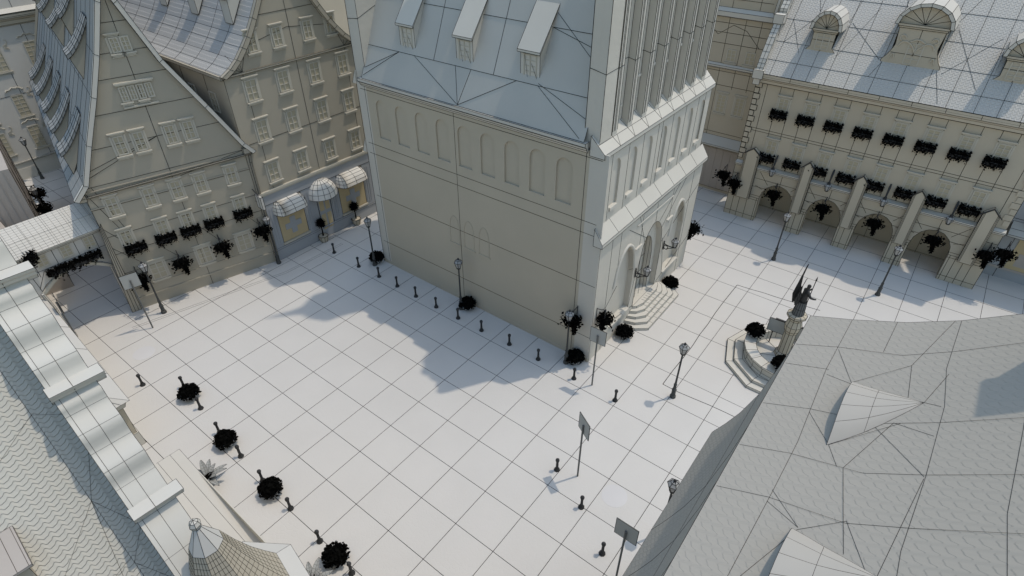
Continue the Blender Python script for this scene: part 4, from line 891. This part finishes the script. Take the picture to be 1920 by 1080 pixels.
for ys, xs in (((-33.1,), (1.95, -.3, -2.9, -4.3, -6.6, -9)), ((-34.0,), (1.95, .6)), ((-35.1,), (1.95, 0, -1.3, -3.3, -5.0, -7)), ((-36.1,), (1.95, .8, -.5, -2, -4, -6))):
    up([(x, ys[0] + .06 * sin(i * 2)) for i, x in enumerate(xs)])
for x in (.55, -1.9, -3.35, -4.6): up([(x, -32.2), (x + .1, -33.1), (x - .05, -34.3), (x + .1, -35.1), (x + .3, -37)])
for p, q in (((.55, -33.1), (-.7, -33.6)), ((-.5, -33.1), (-.75, -33.6)), ((-.7, -33.6), (.1, -34.5)), ((-.7, -33.6), (-.9, -34.0)), ((-1.2, -34.85), (-.2, -35.1)), ((-1.2, -34.85), (-1.3, -35.1)), ((-2.8, -33.65), (-3.35, -33.9)), ((-2.8, -33.65), (-1.9, -34.6)), ((-3.35, -34), (-1.9, -34.5)), ((-1.9, -34.5), (-2.2, -35.1)), ((-2.0, -34.2), (-3.3, -35.1)), ((-.3, -33.1), (-.3, -32.2)), ((-2.8, -33.65), (-1.9, -33.1)), ((-4.3, -33.1), (-5.0, -33.7)), ((-4.6, -34.3), (-5.05, -33.7)), ((-5.6, -34.85), (-3.35, -35.1)), ((-5.5, -34.7), (-4.6, -34.3)), ((-5.0, -33.7), (-4.6, -33.1)), ((-6.6, -33.1), (-5.05, -33.7)), ((.1, -34.5), (-1.1, -34.6)), ((.1, -34.5), (1.95, -35)), ((-3.35, -34), (-5.3, -34.4))): up([p, q])
part('upper_slope', b, TILE_R, mr, .0075)
EYE = clay('grey dormer sheet', (.43, .40, .35))
def eyebrow(xa, xb, yf, xt, yt, rise):
    b = B(); n = 10; m = 5; G = []
    for i in range(n + 1):
        t = i / n; row = []
        F = (xa + (xb - xa) * t, yf + .06 * sin(pi * t), mz(yf + 31.2) + rise * sin(pi * t) ** .7)
        for j in range(m + 1):
            s = j / m; x = F[0] + (xt + .25 * (F[0] - xt) * (1 - s) - F[0]) * s; y = F[1] + (yt - F[1]) * s; zr_ = mz(y + 31.2)
            z = zr_ + (F[2] - mz(yf + 31.2)) * (1 - s) ** 1.0
            row.append((x - 1.95, y + 31.2, z + .004))
        G.append(row)
    for i in range(n):
        for j in range(m): b.face([G[i][j], G[i + 1][j], G[i + 1][j + 1], G[i][j + 1]], 0, False, None, True)
    for i in (2, 4, 6, 8): b.path(G[i])
    b.path(G[0]); b.path(G[n]); b.path([g[0] for g in G]); b.path([g[2] for g in G])
    d = part('eyebrow_dormer', b, EYE, mr, .008)
    c = B(); c.face([(p[0][0], p[0][1] - .05, p[0][2] - .03) for p in G], 0, False); part('dormer_opening', c, SHADE, d)
eyebrow(-.68, -2.82, -33.62, -1.2, -34.85, .42); eyebrow(-5.05, -7.2, -33.62, -5.6, -34.9, .42)
b = B(); b.box(-32, -.3, -9, .1, 0, 9.2, 0, False); b.face([(-.02, y, z - .05) for y, z in MP + MU[1:]] + [(-.02, -9, 0), (-.02, .3, 0)], 0, False); part('wall', b, PALE, mr)
b = B(); b.box(-1.9, -.95, -6.05, -5.42, 16.5, 21.5, 0, False); b.box(-1.98, -.87, -6.12, -5.35, 21.0, 21.25, 0, False); part('chimney', b, STONE, mr)

# ================================================================== FOUNTAIN
fo = thing('fountain', 'ten-sided stone fountain basin on steps with a tall pillar, half hidden by the near roof', 'fountain', (17.6, -30.6, 0), 0)
b = B()
for r, z0, z1 in ((3.4, 0, .17), (2.95, .17, .35)): b.lathe([(r, z0), (r, z1), (r - .5, z1)], 10, wire=True, ph=radians(18), cap=False)
b.lathe([(2.95, .348), (0.01, .349)], 10, ph=radians(18), cap=False); part('steps', b, STONE, fo, .03)
b = B(); b.lathe([(2.3, .35), (2.22, .5), (2.25, .95), (2.42, 1.0), (2.42, 1.12), (1.75, 1.12), (1.75, .55)], 20, wire=True, cap=False); part('basin', b, STONE, fo, .03)
b = B(); b.lathe([(1.75, .56), (0.01, .57)], 20, cap=False)
for a in (0, 1, 2, 3, 4, 5): b.line((0, 0, .58), (1.75 * cos(a), 1.75 * sin(a), .58))
part('basin_floor', b, STONE, fo, .025)
b = B(); b.lathe([(.5, .55), (.48, .75), (.36, .85), (.34, 2.3), (.40, 2.5), (.46, 2.85), (.36, 3.25), (.40, 3.4), (.54, 3.52), (.54, 3.64), (.3, 3.70)], 10, (.2, .2), wire=True); part('pillar', b, WALL, fo, .03)
# statue: one continuous skinned body, with wings and a spear as parts
st = thing('angel_statue', 'black winged angel statue with a long spear on top of the fountain pillar', 'statue', (17.8, -30.4, 3.66), atan2(-.79, .61))
def skin(name, V, Ed, Rr, mat, parent, sub=2):
    me = D.meshes.new(name); me.from_pydata(V, Ed, []); o = D.objects.new(name, me); COL.objects.link(o); o.parent = parent
    m = o.modifiers.new('Skin', 'SKIN'); m.use_smooth_shade = True
    lay = me.skin_vertices[0].data if me.skin_vertices else None
    if lay is None:
        import bmesh
        bm = bmesh.new(); bm.from_mesh(me); bm.verts.layers.skin.verify(); bm.to_mesh(me); bm.free(); lay = me.skin_vertices[0].data
    for s_, r in zip(lay, Rr): s_.radius = (r, r) if isinstance(r, (int, float)) else r
    lay[0].use_root = True
    s2 = o.modifiers.new('Sub', 'SUBSURF'); s2.levels = sub; s2.render_levels = sub
    me.materials.append(mat); return o
V = [(0, 0, 1.0), (0, 0, .5), (0, 0, .02), (0.02, 0, 1.35), (.03, 0, 1.62), (.05, 0, 1.78), (.07, 0, 1.93), (.10, 0, 2.08),
     (.05, .21, 1.62), (.12, .36, 1.42), (.36, .34, 1.42), (.50, .30, 1.56), (.05, -.21, 1.62), (.16, -.34, 1.40), (.42, -.30, 1.28), (.56, -.26, 1.24)]
Ed = [(0, 1), (1, 2), (0, 3), (3, 4), (4, 5), (5, 6), (6, 7), (4, 8), (8, 9), (9, 10), (10, 11), (4, 12), (12, 13), (13, 14), (14, 15)]
Rr = [.22, .26, .31, .19, .18, .07, .12, .10, .09, .07, .055, .045, .09, .07, .055, .045]
skin('body', V, Ed, Rr, STATUE, st)
b = B(); b.lathe([(.33, 0), (.29, .45), (.25, .95)], 14, wire=True, cap=False); part('robe', b, clay('robe bronze', (.13, .13, .125)), st, .03, label='grey gridded long robe')
for s, hh in ((-1, .72), (1, 1.0)):
    b = B(); top_ = [(-.18, .08 * s, 1.45), (-.34, .12 * s, 2.0), (-.38, .15 * s, 2.6), (-.30, .17 * s, 3.35)]
    bot = [(-.22, .10 * s, .9), (-.46, .16 * s, .75), (-.58, .19 * s, 1.35), (-.33, .18 * s, 3.25)]
    top_ = [(x, y, .9 + (z - .9) * hh) for x, y, z in top_]; bot = [(x, y, .9 + (z - .9) * hh) for x, y, z in bot]
    for k in range(3):
        for j in range(3):
            L = lambda a, c, t: tuple(a[i] + (c[i] - a[i]) * t for i in range(3))
            q = [L(top_[k], bot[k], j / 3), L(top_[k + 1], bot[k + 1], j / 3), L(top_[k + 1], bot[k + 1], (j + 1) / 3), L(top_[k], bot[k], (j + 1) / 3)]
            b.face(q, 0, True); b.face([(x - .03, y, z) for x, y, z in q], 0, False)
    part('wing', b, STATUE, st, .03)
b = B(); b.tube([(.52, .30, 2.15), (.50, .30, 1.5), (.46, .28, .35)], .022, 6); b.tube([(.52, .30, 2.12), (.525, .30, 2.25), (.53, .30, 2.4)], [.05, .035, .004], 6); part('spear', b, STATUE, st)
nbd = thing('notice_board', 'grey rectangular notice board behind the fountain pillar, beside the angel statue', 'notice board', (18.35, -30.1, .56), -pi / 2 + .05)
b = B(); b.box(-1.05, 1.05, -.03, .03, .95, 1.85); part('panel', b, SIGNM, nbd, .035)
for x in (-.7, .7): b = B(); b.tube([(x, .05, 0), (x, .05, 1.5)], .035, 6); part('post', b, METAL, nbd)
b = B(); b.box(-.75, 1.05, -.06, .06, 1.85, 1.92, 0, False); part('top_rail', b, METAL, nbd)

# ================================================================== STREET FURNITURE AND PLANTS
rng = random.Random(11)
# --- bollards
bol = thing('bollard', 'b', 'bollard')
b = B(); b.lathe([(.15, 0), (.15, .05), (.11, .10), (.085, .18), (.065, .24), (.058, .62), (.075, .66)], 8, wire=True); part('shaft', b, METAL, bol, .008)
b = B(); b.lathe([(.045, .66), (.09, .71), (.105, .77), (.09, .83), (.03, .88)], 10, smooth=True); part('knob', b, METAL, bol)
BS = [(8.97, .40), (8.88, -2.52), (8.93, -4.67), (8.92, -6.56), (8.89, -8.44), (8.89, -10.36), (8.91, -12.31), (8.91, -14.32), (8.96, -16.54), (8.97, -18.74), (8.93, -21.33), (8.91, -24.08), (3.12, -24.06), (2.1, -26.13), (.73, -28.07),
      (-6.66, -1.87), (-5.29, -3.93), (-5.57, -6.2), (-5.87, -8.59), (-6.03, -10.83), (-6.2, -12.99), (-6.29, -15.35), (-6.48, -17.76), (-6.56, -20.02)]
BL = ['black bollard standing alone in front of the shop awnings, first of the church row', 'black bollard just before the farthest lamp post beside the church wall', 'black bollard beside the farthest lamp post of the church wall, on its near side',
      'black bollard by the church wall, two places nearer than the farthest lamp post', 'black bollard by the church wall, midway between the two farther lamp posts', 'black bollard by the church wall, next before the middle lamp post',
      'black bollard right in front of the middle church lamp post', 'black bollard by the church wall, next after the middle lamp post', 'black bollard by the church wall, midway between the middle and the corner lamp post',
      'black bollard by the church wall, next before the corner lamp post', 'black bollard at the church corner, between the corner lamp post and the sign', 'black bollard in the sun, between the corner sign and the lone lamp post',
      'black bollard just left of the twisted mid-square sign', 'black bollard between the mid-square sign and the pinkish round cover', 'black bollard left of the nearest sign by the mansard roof',
      'black bollard farthest from the camera in the left row, apart from the flower bowls', 'black bollard behind the farthest flower bowl of the left row', 'black bollard at the near side of the farthest left flower bowl',
      'black bollard behind the second farthest flower bowl of the left row', 'black bollard on the near side of the second farthest left flower bowl', 'black bollard behind the flower bowl that faces the agave in the left row',
      'black bollard below the second nearest flower bowl of the left row', 'black bollard just behind the nearest flower bowl, bottom of the picture', 'black bollard at the bottom edge, on the near side of the nearest flower bowl']
grow(bol, [(x, y, 0, rng.uniform(0, 6)) for x, y in BS], BL, 'black bollards round the square')
# --- lamp posts
lamp = thing('lamp_post', 'l', 'street lamp')
b = B(); b.lathe([(.17, 0), (.17, .12), (.12, .2), (.11, .55), (.14, .6), (.09, .68), (.075, .95), (.10, 1.0), (.06, 1.06), (.05, 1.5), (.045, 3.2), (.07, 3.25), (.11, 3.33)], 8, wire=True)
part('post', b, clay('lamp post iron', (.09, .09, .085)), lamp, .009)
def lantern(par, z, s=1.0, x=0, y=0):
    b = B(); b.lathe([(.13 * s, z), (.255 * s, z + .42 * s)], 6, (x, y)); g = part('lantern_glass', b, GLASS, par, .03 * s)
    b = B(); b.lathe([(.28 * s, z + .42 * s), (.16 * s, z + .56 * s), (.06 * s, z + .62 * s)], 6, (x, y), wire=True); part('lantern_cap', b, GLASS, par, .032 * s)
    b = B(); b.lathe([(.05 * s, z + .61 * s), (.075 * s, z + .67 * s), (.03 * s, z + .74 * s)], 6, (x, y)); b.lathe([(.14 * s, z - .07 * s), (.15 * s, z), (.12 * s, z + .01)], 6, (x, y)); part('finial', b, METAL, par)
    b = B()
    for k in range(6):
        a0, a1 = k * pi / 3, (k + 1) * pi / 3
        for r, zz in ((.258 * s, z + .42 * s), (.135 * s, z)): b.line((x + r * cos(a0), y + r * sin(a0), zz), (x + r * cos(a1), y + r * sin(a1), zz))
        b.line((x + .135 * s * cos(a0), y + .135 * s * sin(a0), z), (x + .258 * s * cos(a0), y + .258 * s * sin(a0), z + .42 * s))
    b.face([(x, y, z), (x + .01, y, z), (x, y + .01, z)], 0, False); part('lantern_frame', b, METAL, par, .042 * s)
lantern(lamp, 3.38)
LS = [(11.14, -26.52), (9.76, -20.23), (9.79, -11.81), (9.75, -3.31), (5.55, 2.55), (-2.59, 3.64), (3.12, -29.69), (28.5, -26.54), (28.52, -33.68), (.43, 32.02), (-2.75, 20.6)]
LL = ['dark lamp post alone on the sunlit paving right of the church corner', 'dark lamp post at the near church corner above a flower bowl', 'dark lamp post halfway along the church side wall in shade', 'dark lamp post at the far end of the church side wall, near the awnings',
      'dark lamp post at the house corner left of the shop awnings', 'dark lamp post in front of the gabled house by the passage sign', 'lamp post half hidden behind the eave of the near mansard roof', 'dark lamp post before the second arcade pier of the town hall', 'dark lamp post before the third arcade pier of the town hall, nearer the statue',
      'dark lamp post standing in front of the stuccoed building at the lane end', 'short-looking pale lantern between two hanging baskets at the timber clad house']
grow(lamp, [(x, y, 0, .3 * i) for i, (x, y) in enumerate(LS)], LL, 'lamp posts of the square')
# --- wall lanterns
wl = thing('wall_lantern', 'w', 'wall lamp')          # local -y points away from the wall
b = B(); b.tube([(0, -.03, -.35), (0, -.03, .3)], .045, 6); b.tube([(0, -.03, .1), (0, -.4, .02), (0, -.75, .05)], .035, 6); b.tube([(0, -.05 - .14 + .14 * cos(t * .55), -.14 + .14 * sin(t * .55)) for t in range(12)], .028, 5); b.tube([(0, -.25, -.2), (0, -.5, -.1), (0, -.7, .03)], .025, 5)
part('bracket', b, METAL, wl); lantern(wl, .14, .95, 0, -.75)
WS = [(15.55, -21.27, 3.85, 0), (19.45, -21.27, 3.9, 0)] + [(33.2, -23.75 - 3.97 * i, 5.0, -pi / 2) for i in range(4)]
WLb = ['black wall lantern left of the church portal', 'black wall lantern right of the church portal', 'black wall lantern above the first town hall arch, nearest the church', 'black wall lantern above the second town hall arch from the church', 'black wall lantern above the third town hall arch from the church', 'black wall lantern above the last town hall arch, farthest from the church']
WS2 = [(15.55, -21.27, 3.85, 0), (19.45, -21.27, 3.9, 0)]
grow(wl, WS2, WLb[:2], 'wall lanterns beside the church portal')
al = thing('arcade_lantern', 'w', 'wall lamp')
b = B(); b.tube([(0, .15, .95), (0, -.05, .75), (0, -.28, .1)], [.05, .08, .05], 6); b.tube([(0, -.28, .1), (0, -.3, -.05)], .12, 6); part('bracket', b, METAL, al); lantern(al, -.55, .9, 0, -.3)
grow(al, [(33.2, y, 4.95, -pi / 2) for y in (-23.77, -27.86, -31.62, -35.69)], WLb[2:], 'lanterns above the arcade arches')
# --- flower bowls
fp = thing('flower_bowl', 'f', 'flower pot')
b = B(); b.lathe([(.28, 0), (.34, .05), (.42, .28), (.46, .36), (.40, .36)], 14, wire=True); part('bowl', b, SHADE, fp, .02)
b = B(); dome = lambda r: (lambda u, a, k: (.56 * sqrt(1 - u * u) * k * cos(a), .56 * sqrt(1 - u * u) * k * sin(a), .38 + .48 * u * k))(r.uniform(-.25, 1), r.uniform(0, 2 * pi), r.uniform(.55, 1.05))
b.leaves(680, dome, .18, rng); b.lathe([(.36, .3), (.40, .45), (.33, .62), (.15, .72), (.01, .75)], 10); part('foliage', b, LEAF, fp)
FS = [(10.15, -3.12), (10.1, -12.11), (10.15, -20.59), (13.97, -21.85), (20.53, -21.87), (-5.47, -4.97), (-6.02, -9.59), (-6.32, -13.95), (-6.57, -19.05)]
FL = ['black flower bowl at the far end of the church side wall', 'black flower bowl beside the middle lamp post of the church wall', 'black flower bowl at the foot of the church corner lamp post', 'black flower bowl at the near side of the church steps', 'black flower bowl at the far side of the church steps',
      'black flower bowl farthest of the four between the left bollards', 'second farthest black flower bowl between the left bollards', 'black flower bowl between the left bollards, to the right of the visible agave', 'nearest black flower bowl, by the bottom edge']
grow(fp, [(x, y, 0, i) for i, (x, y) in enumerate(FS)], FL, 'flower bowls on the square')
for (x, y, l) in ((17.7, -28.58, 'black flower bowl on the far rim of the fountain, by the notice board'), (15.78, -30.76, 'black flower bowl on the near rim of the fountain, by the mansard roof edge')): dup(fp, (x, y, 1.12), .4, l, 'flower bowls on the fountain rim')
# --- window flower boxes
fbx = thing('flower_box', 'f', 'flower box')
b = B(); b.box(-.5, .5, -.30, -.04, -.12, .12); part('planter', b, METAL, fbx)
b = B(); sh = lambda r: (r.uniform(-.60, .60), -.17 + r.gauss(0, .12), .12 + r.uniform(-.26, .26) + r.gauss(0, .05) - (.25 if r.random() < .12 else 0)); b.leaves(800, sh, .15, rng); b.leaves(40, lambda r: (r.uniform(-.65, .65), -.3 + r.gauss(0, .04), -.15 + r.gauss(0, .08)), .14, rng); part('foliage', b, LEAF, fbx)
spots = []; labs = []
ordn = ['first', 'second', 'third', 'fourth', 'fifth', 'sixth', 'seventh', 'eighth']
for r_, (z, nm) in enumerate(((8.85, 'upper'), (5.42, 'lower'))):
    for i in range(8):
        spots.append((33.41, -20.8 - (2.2 + 1.92 * i), z, -pi / 2)); labs.append('black flower box of the town hall, %s row, %s window counted from the church' % (nm, ordn[i]))
hx = lambda s: (-3.42 + s * .968 , 5.28 - s * .2516)
for k, (s, z, l) in enumerate(((1.32, 4.40, 'black flower box on the gabled house nearest the arched passage'), (3.1, 4.42, 'black flower box on the gabled house, second from the arched passage'), (4.62, 4.42, 'black flower box in the middle of the five on the gabled house'), (6.12, 4.45, 'black flower box on the gabled house, second from the shop'), (8.05, 4.5, 'black flower box on the gabled house nearest the shop'))):
    x, y = hx(s); spots.append((x, y, z, -.2547)); labs.append(l)
spots.append((-7.15, 5.2, 6.0, -pi / 2 - .6)); labs.append('black flower box at the left end of the arched passage, beside the coping')
spots.append((36.05, -40.6, 4.6, -pi / 2)); labs.append('black flower box above the corner shop canopy at the right edge')
grow(fbx, spots, labs, 'window flower boxes')
lb = thing('long_flower_box', 'long black flower box hanging across the arched passage above its arch', 'flower box', (-5.35, 5.95, 4.5), 0)
b = B(); b.box(-1.35, 1.35, -.34, -.04, -.1, .12); part('planter', b, METAL, lb)
b = B(); b.leaves(1300, lambda r: (r.uniform(-1.5, 1.5), -.2 + r.gauss(0, .12), .14 + r.gauss(0, .11) - (.3 if r.random() < .15 else 0)), .17, rng); part('foliage', b, LEAF, lb)
# --- hanging baskets (local -y away from the wall)
hb = thing('hanging_basket', 'h', 'hanging basket')
b = B(); b.tube([(0, -.02, -.05), (0, -.02, .85)], .025, 5); b.tube([(0, 0, .8), (0, -.55, .72)], .025, 5)
for s in (-1, 1): b.tube([(s * .28, -.5, .12), (0, -.5, .72)], .018, 4)
b.lathe([(.05, .70), (.06, .76), (.01, .82)], 6, (0, -.5)); part('bracket', b, METAL, hb)
b = B(); b.leaves(620, lambda r: (r.gauss(0, .23), -.5 + r.gauss(0, .2), .06 + r.gauss(0, .15)), .19, rng); b.leaves(220, lambda r: (r.gauss(.14, .075), -.45 + r.gauss(0, .07), r.uniform(-.9, 0)), .17, rng); b.leaves(40, lambda r: (r.gauss(0, .3), -.5 + r.gauss(0, .3), .1 + r.gauss(0, .2)), .13, rng); b.lathe([(.05, -.2), (.2, -.1), (.27, .08), (.2, .2)], 8, (0, -.5)); part('foliage', b, LEAF, hb)
HS_ = []; HLb = []
for s, z, l in ((.75, 2.35, 'black hanging basket on the gabled house behind the passage sign'), (3.35, 2.55, 'black hanging basket on the gabled house below the second flower box'), (6.05, 2.75, 'black hanging basket on the gabled house below the fourth flower box'), (8.85, 3.0, 'black hanging basket by the lamp at the shop end of the gabled house')):
    x, y = hx(s); HS_.append((x, y, z, -.2547)); HLb.append(l)
HS_ += [(10.58, -20.25, 3.05, -pi / 2), (11.0, -21.25, 3.1, .5), (24.0, -21.1, 2.7, pi / 2 - .6)]
HLb += ['black hanging basket on the church side wall beside the corner lamp', 'black hanging basket on the church front right of the corner, above the sign', 'black hanging basket at the far end of the church front']
for i, y in enumerate((-20.2, -21.2, -24.37, -28.05, -31.63, -35.4, -38.47, -39.33)):
    HS_.append((33.2 if i not in (0, 7) else 33.3, y, 2.95 if i not in (0, 7) else 3.35, -pi / 2))
HLb += ['black hanging basket left of the town hall, nearest the church', 'black hanging basket on the first town hall buttress', 'black hanging basket in the first town hall arch from the church', 'black hanging basket in the second town hall arch from the church', 'black hanging basket in the third town hall arch from the church', 'black hanging basket in the last town hall arch, farthest from the church', 'black hanging basket on the last pier of the town hall', 'black hanging basket before the corner shop at the right edge']
HS_ += [(-2.9, 21.6, 3.0, 1.37), (-3.75, 17.6, 3.4, 1.37)]
HLb += ['black hanging basket on the timber clad house, farther up the lane', 'black hanging basket on the timber clad house, close above the passage roof']
grow(hb, HS_, HLb, 'hanging baskets on the walls')
# --- signs: blank square sheets on posts
sg = thing('sign_board', 's', 'sign')
b = B(); b.box(-.475, .475, -.012, .012, 3.22, 4.2); part('panel', b, SIGNM, sg, .022)
b = B(); b.tube([(0, -.06, 0), (0, -.06, 3.75)], .045, 7); b.lathe([(.05, 3.72), (.05, 3.8)], 7, (0, -.06)); part('post', b, clay('sign post', (.16, .16, .15)), sg)
SS = [(9.2, -22.43, 0, radians(-88.9)), (3.5, -25.1, 0, radians(-120.5)), (.1, -29.13, 0, radians(-90.5)), (-3.8, 2.75, 0, radians(-15.2)), (-7.37, 3.9, 0, radians(-97.7))]
SLb = ['blank grey sign board on a post at the church corner, before the hanging basket', 'grey sign board turned steeply in the sunlit square, between two bollards', 'blank grey sign board nearest the camera, beside the mansard roof eave', 'pale blank sign board on a post before the gabled house and passage', 'sign board seen edge-on as a black line beside the scrolled coping']
grow(sg, SS, SLb, 'blank sign boards on posts')
hs = thing('projecting_sign', 'pale box sign projecting from the wall between gabled house and shop', 'sign', (5.45, 2.8, 5.0), -.1)
b = B(); b.tube([(-.1, .1, 1.1), (-.1, -.5, .9), (-.1, -.95, .75)], .04, 5); b.tube([(-.1, .1, .2), (-.1, -.6, .25)], .03, 5); part('bracket', b, METAL, hs)
b = B(); b.box(-.18, .0, -1.0, -.25, -.1, .85); b.line((-.185, -.62, -.1), (-.185, -.62, .85)); part('panel', b, PALE, hs, .04)
# --- topiary trees
tp = thing('topiary_tree', 't', 'potted tree')
b = B(); b.lathe([(.27, 0), (.38, .5), (.40, .52), (.36, .52)], 8, wire=True, ph=.39); part('pot', b, WALL, tp, .03)
b = B(); b.tube([(0, 0, .45), (.02, 0, .9), (0, 0, 1.35)], [.06, .045, .04], 6); part('trunk', b, LEAF, tp)
b = B()
for k in range(420):
    d = Vector((rng.gauss(0, 1), rng.gauss(0, 1), rng.gauss(0, 1))).normalized(); c = Vector((0, 0, 1.62)); L = .48 * rng.uniform(.6, 1.05); s_ = d.cross(Vector((0, 0, 1.01))).normalized() * .022
    b.face([c - s_, c + d * L * .7 - s_ * 1.2, c + d * L, c + d * L * .7 + s_ * 1.2], 0, False)
part('crown', b, LEAF, tp)
grow(tp, [(9.58, 2.35, 0, 0), (12.88, 2.35, 0, .5)], ['black spiky ball tree in a pale pot between the left awning and the dome awning', 'black spiky ball tree in a pale pot before the right awning, nearer the church'], 'potted ball trees before the shop')
# --- agaves
ag = thing('potted_agave', 'a', 'potted plant')
b = B(); b.lathe([(.2, 0), (.33, .45), (.35, .5), (.28, .5)], 9, wire=True); part('pot', b, SHADE, ag, .014)
b = B(); b.leaves(90, lambda r: (r.gauss(0, .09), r.gauss(0, .09), .5 + abs(r.gauss(0, .1))), .2, rng); part('leaf_base', b, LEAF, ag)
for k in range(13):
    a = k * 2.4; up_ = .35 + .75 * (k / 13); L = 1.0 + .15 * sin(k * 3)
    b = B(); n = 6; pts = []
    for j in range(n + 1):
        t = j / n; r = .05 + L * t * cos(up_) * (.9 + .1 * t); z = .5 + L * sin(up_) * t - .35 * t * t
        w = .13 * sin(pi * min(1, t * .85 + .12)) ** .8
        pts.append((r, z, w))
    d = Vector((cos(a), sin(a), 0)); s_ = Vector((-sin(a), cos(a), 0))
    for (r0, z0, w0), (r1, z1, w1) in zip(pts, pts[1:]):
        q0, q1 = d * r0 + Vector((0, 0, z0)), d * r1 + Vector((0, 0, z1)); up2 = Vector((0, 0, .04))
        b.face([q0 - s_ * w0 + up2, q0, q1, q1 - s_ * w1 + up2]); b.face([q0, q0 + s_ * w0 + up2, q1 + s_ * w1 + up2, q1])
    part('leaf', b, AGAVE, ag, .010)
grow(ag, [(-7.85, -11.15, 0, 0), (-7.95, -19.3, 0, 1.1)], ['grey spiky potted agave beside the flat-roofed front, level with the third flower bowl', 'grey spiky potted agave cut off by the bottom edge of the picture'], 'potted agaves along the flat-roofed front')
# --- downpipe at the passage foot
dp = thing('downpipe', 'pale downpipe with moulded shoe at the left foot of the arched passage', 'downpipe', (-7.35, 8.3 - 2.6, 0), 0)
b = B(); b.tube([(-.2, 0, 3.6), (-.05, .0, 2.4), (0, 0, .9)], .1, 6, wire=True); b.lathe([(.24, 0), (.24, .35), (.15, .5), (.2, .65), (.2, .8), (.1, .95)], 8, wire=True); part('pipe', b, STONE, dp, .02)

# ================================================================== LIGHT AND CAMERA
SUN_EL, SUN_AZ = radians(68), radians(-32)
sd = Vector((cos(SUN_AZ) * cos(SUN_EL), sin(SUN_AZ) * cos(SUN_EL), sin(SUN_EL)))
L = D.lights.new('sun', 'SUN'); L.energy = 2.0; L.angle = radians(.7); L.color = (1.0, .90, .77)
so = D.objects.new('sun', L); COL.objects.link(so); so.rotation_euler = sd.to_track_quat('Z', 'Y').to_euler()
w = D.worlds.new('World'); scn.world = w; w.use_nodes = True
nt = w.node_tree; bg = nt.nodes['Background']; sky = nt.nodes.new('ShaderNodeTexSky'); sky.sky_type = 'NISHITA'; sky.sun_disc = False
sky.sun_elevation = SUN_EL; sky.sun_rotation = atan2(sd.x, sd.y); sky.air_density = 2.1; sky.dust_density = 2.2; sky.ozone_density = 1.2
bg.inputs['Strength'].default_value = .15
tint = nt.nodes.new('ShaderNodeVectorMath'); tint.operation = 'MULTIPLY'; tint.inputs[1].default_value = (.98, 1.08, 1.20)
nt.links.new(sky.outputs['Color'], tint.inputs[0]); nt.links.new(tint.outputs['Vector'], bg.inputs['Color'])
cam = D.cameras.new('camera'); co = D.objects.new('camera', cam); COL.objects.link(co)
cam.lens = 20.627; cam.sensor_width = 36; cam.clip_end = 1000
CAMMAT = Matrix(((0.609112, 0.477622, -0.633135, -12.459189), (-0.793084, 0.367146, -0.486026, -33.188388), (0.000316, 0.798174, 0.602427, 24.899344), (0.000000, 0.000000, 0.000000, 1.000000)))
co.matrix_world = CAMMAT
scn.camera = co
scn.view_settings.view_transform = 'Standard'; scn.view_settings.look = 'None'; scn.view_settings.gamma = 1; scn.view_settings.exposure = -0.16
scn.render.resolution_x, scn.render.resolution_y = 1024, 576
scn.cycles.max_bounces = 6; scn.cycles.diffuse_bounces = 4
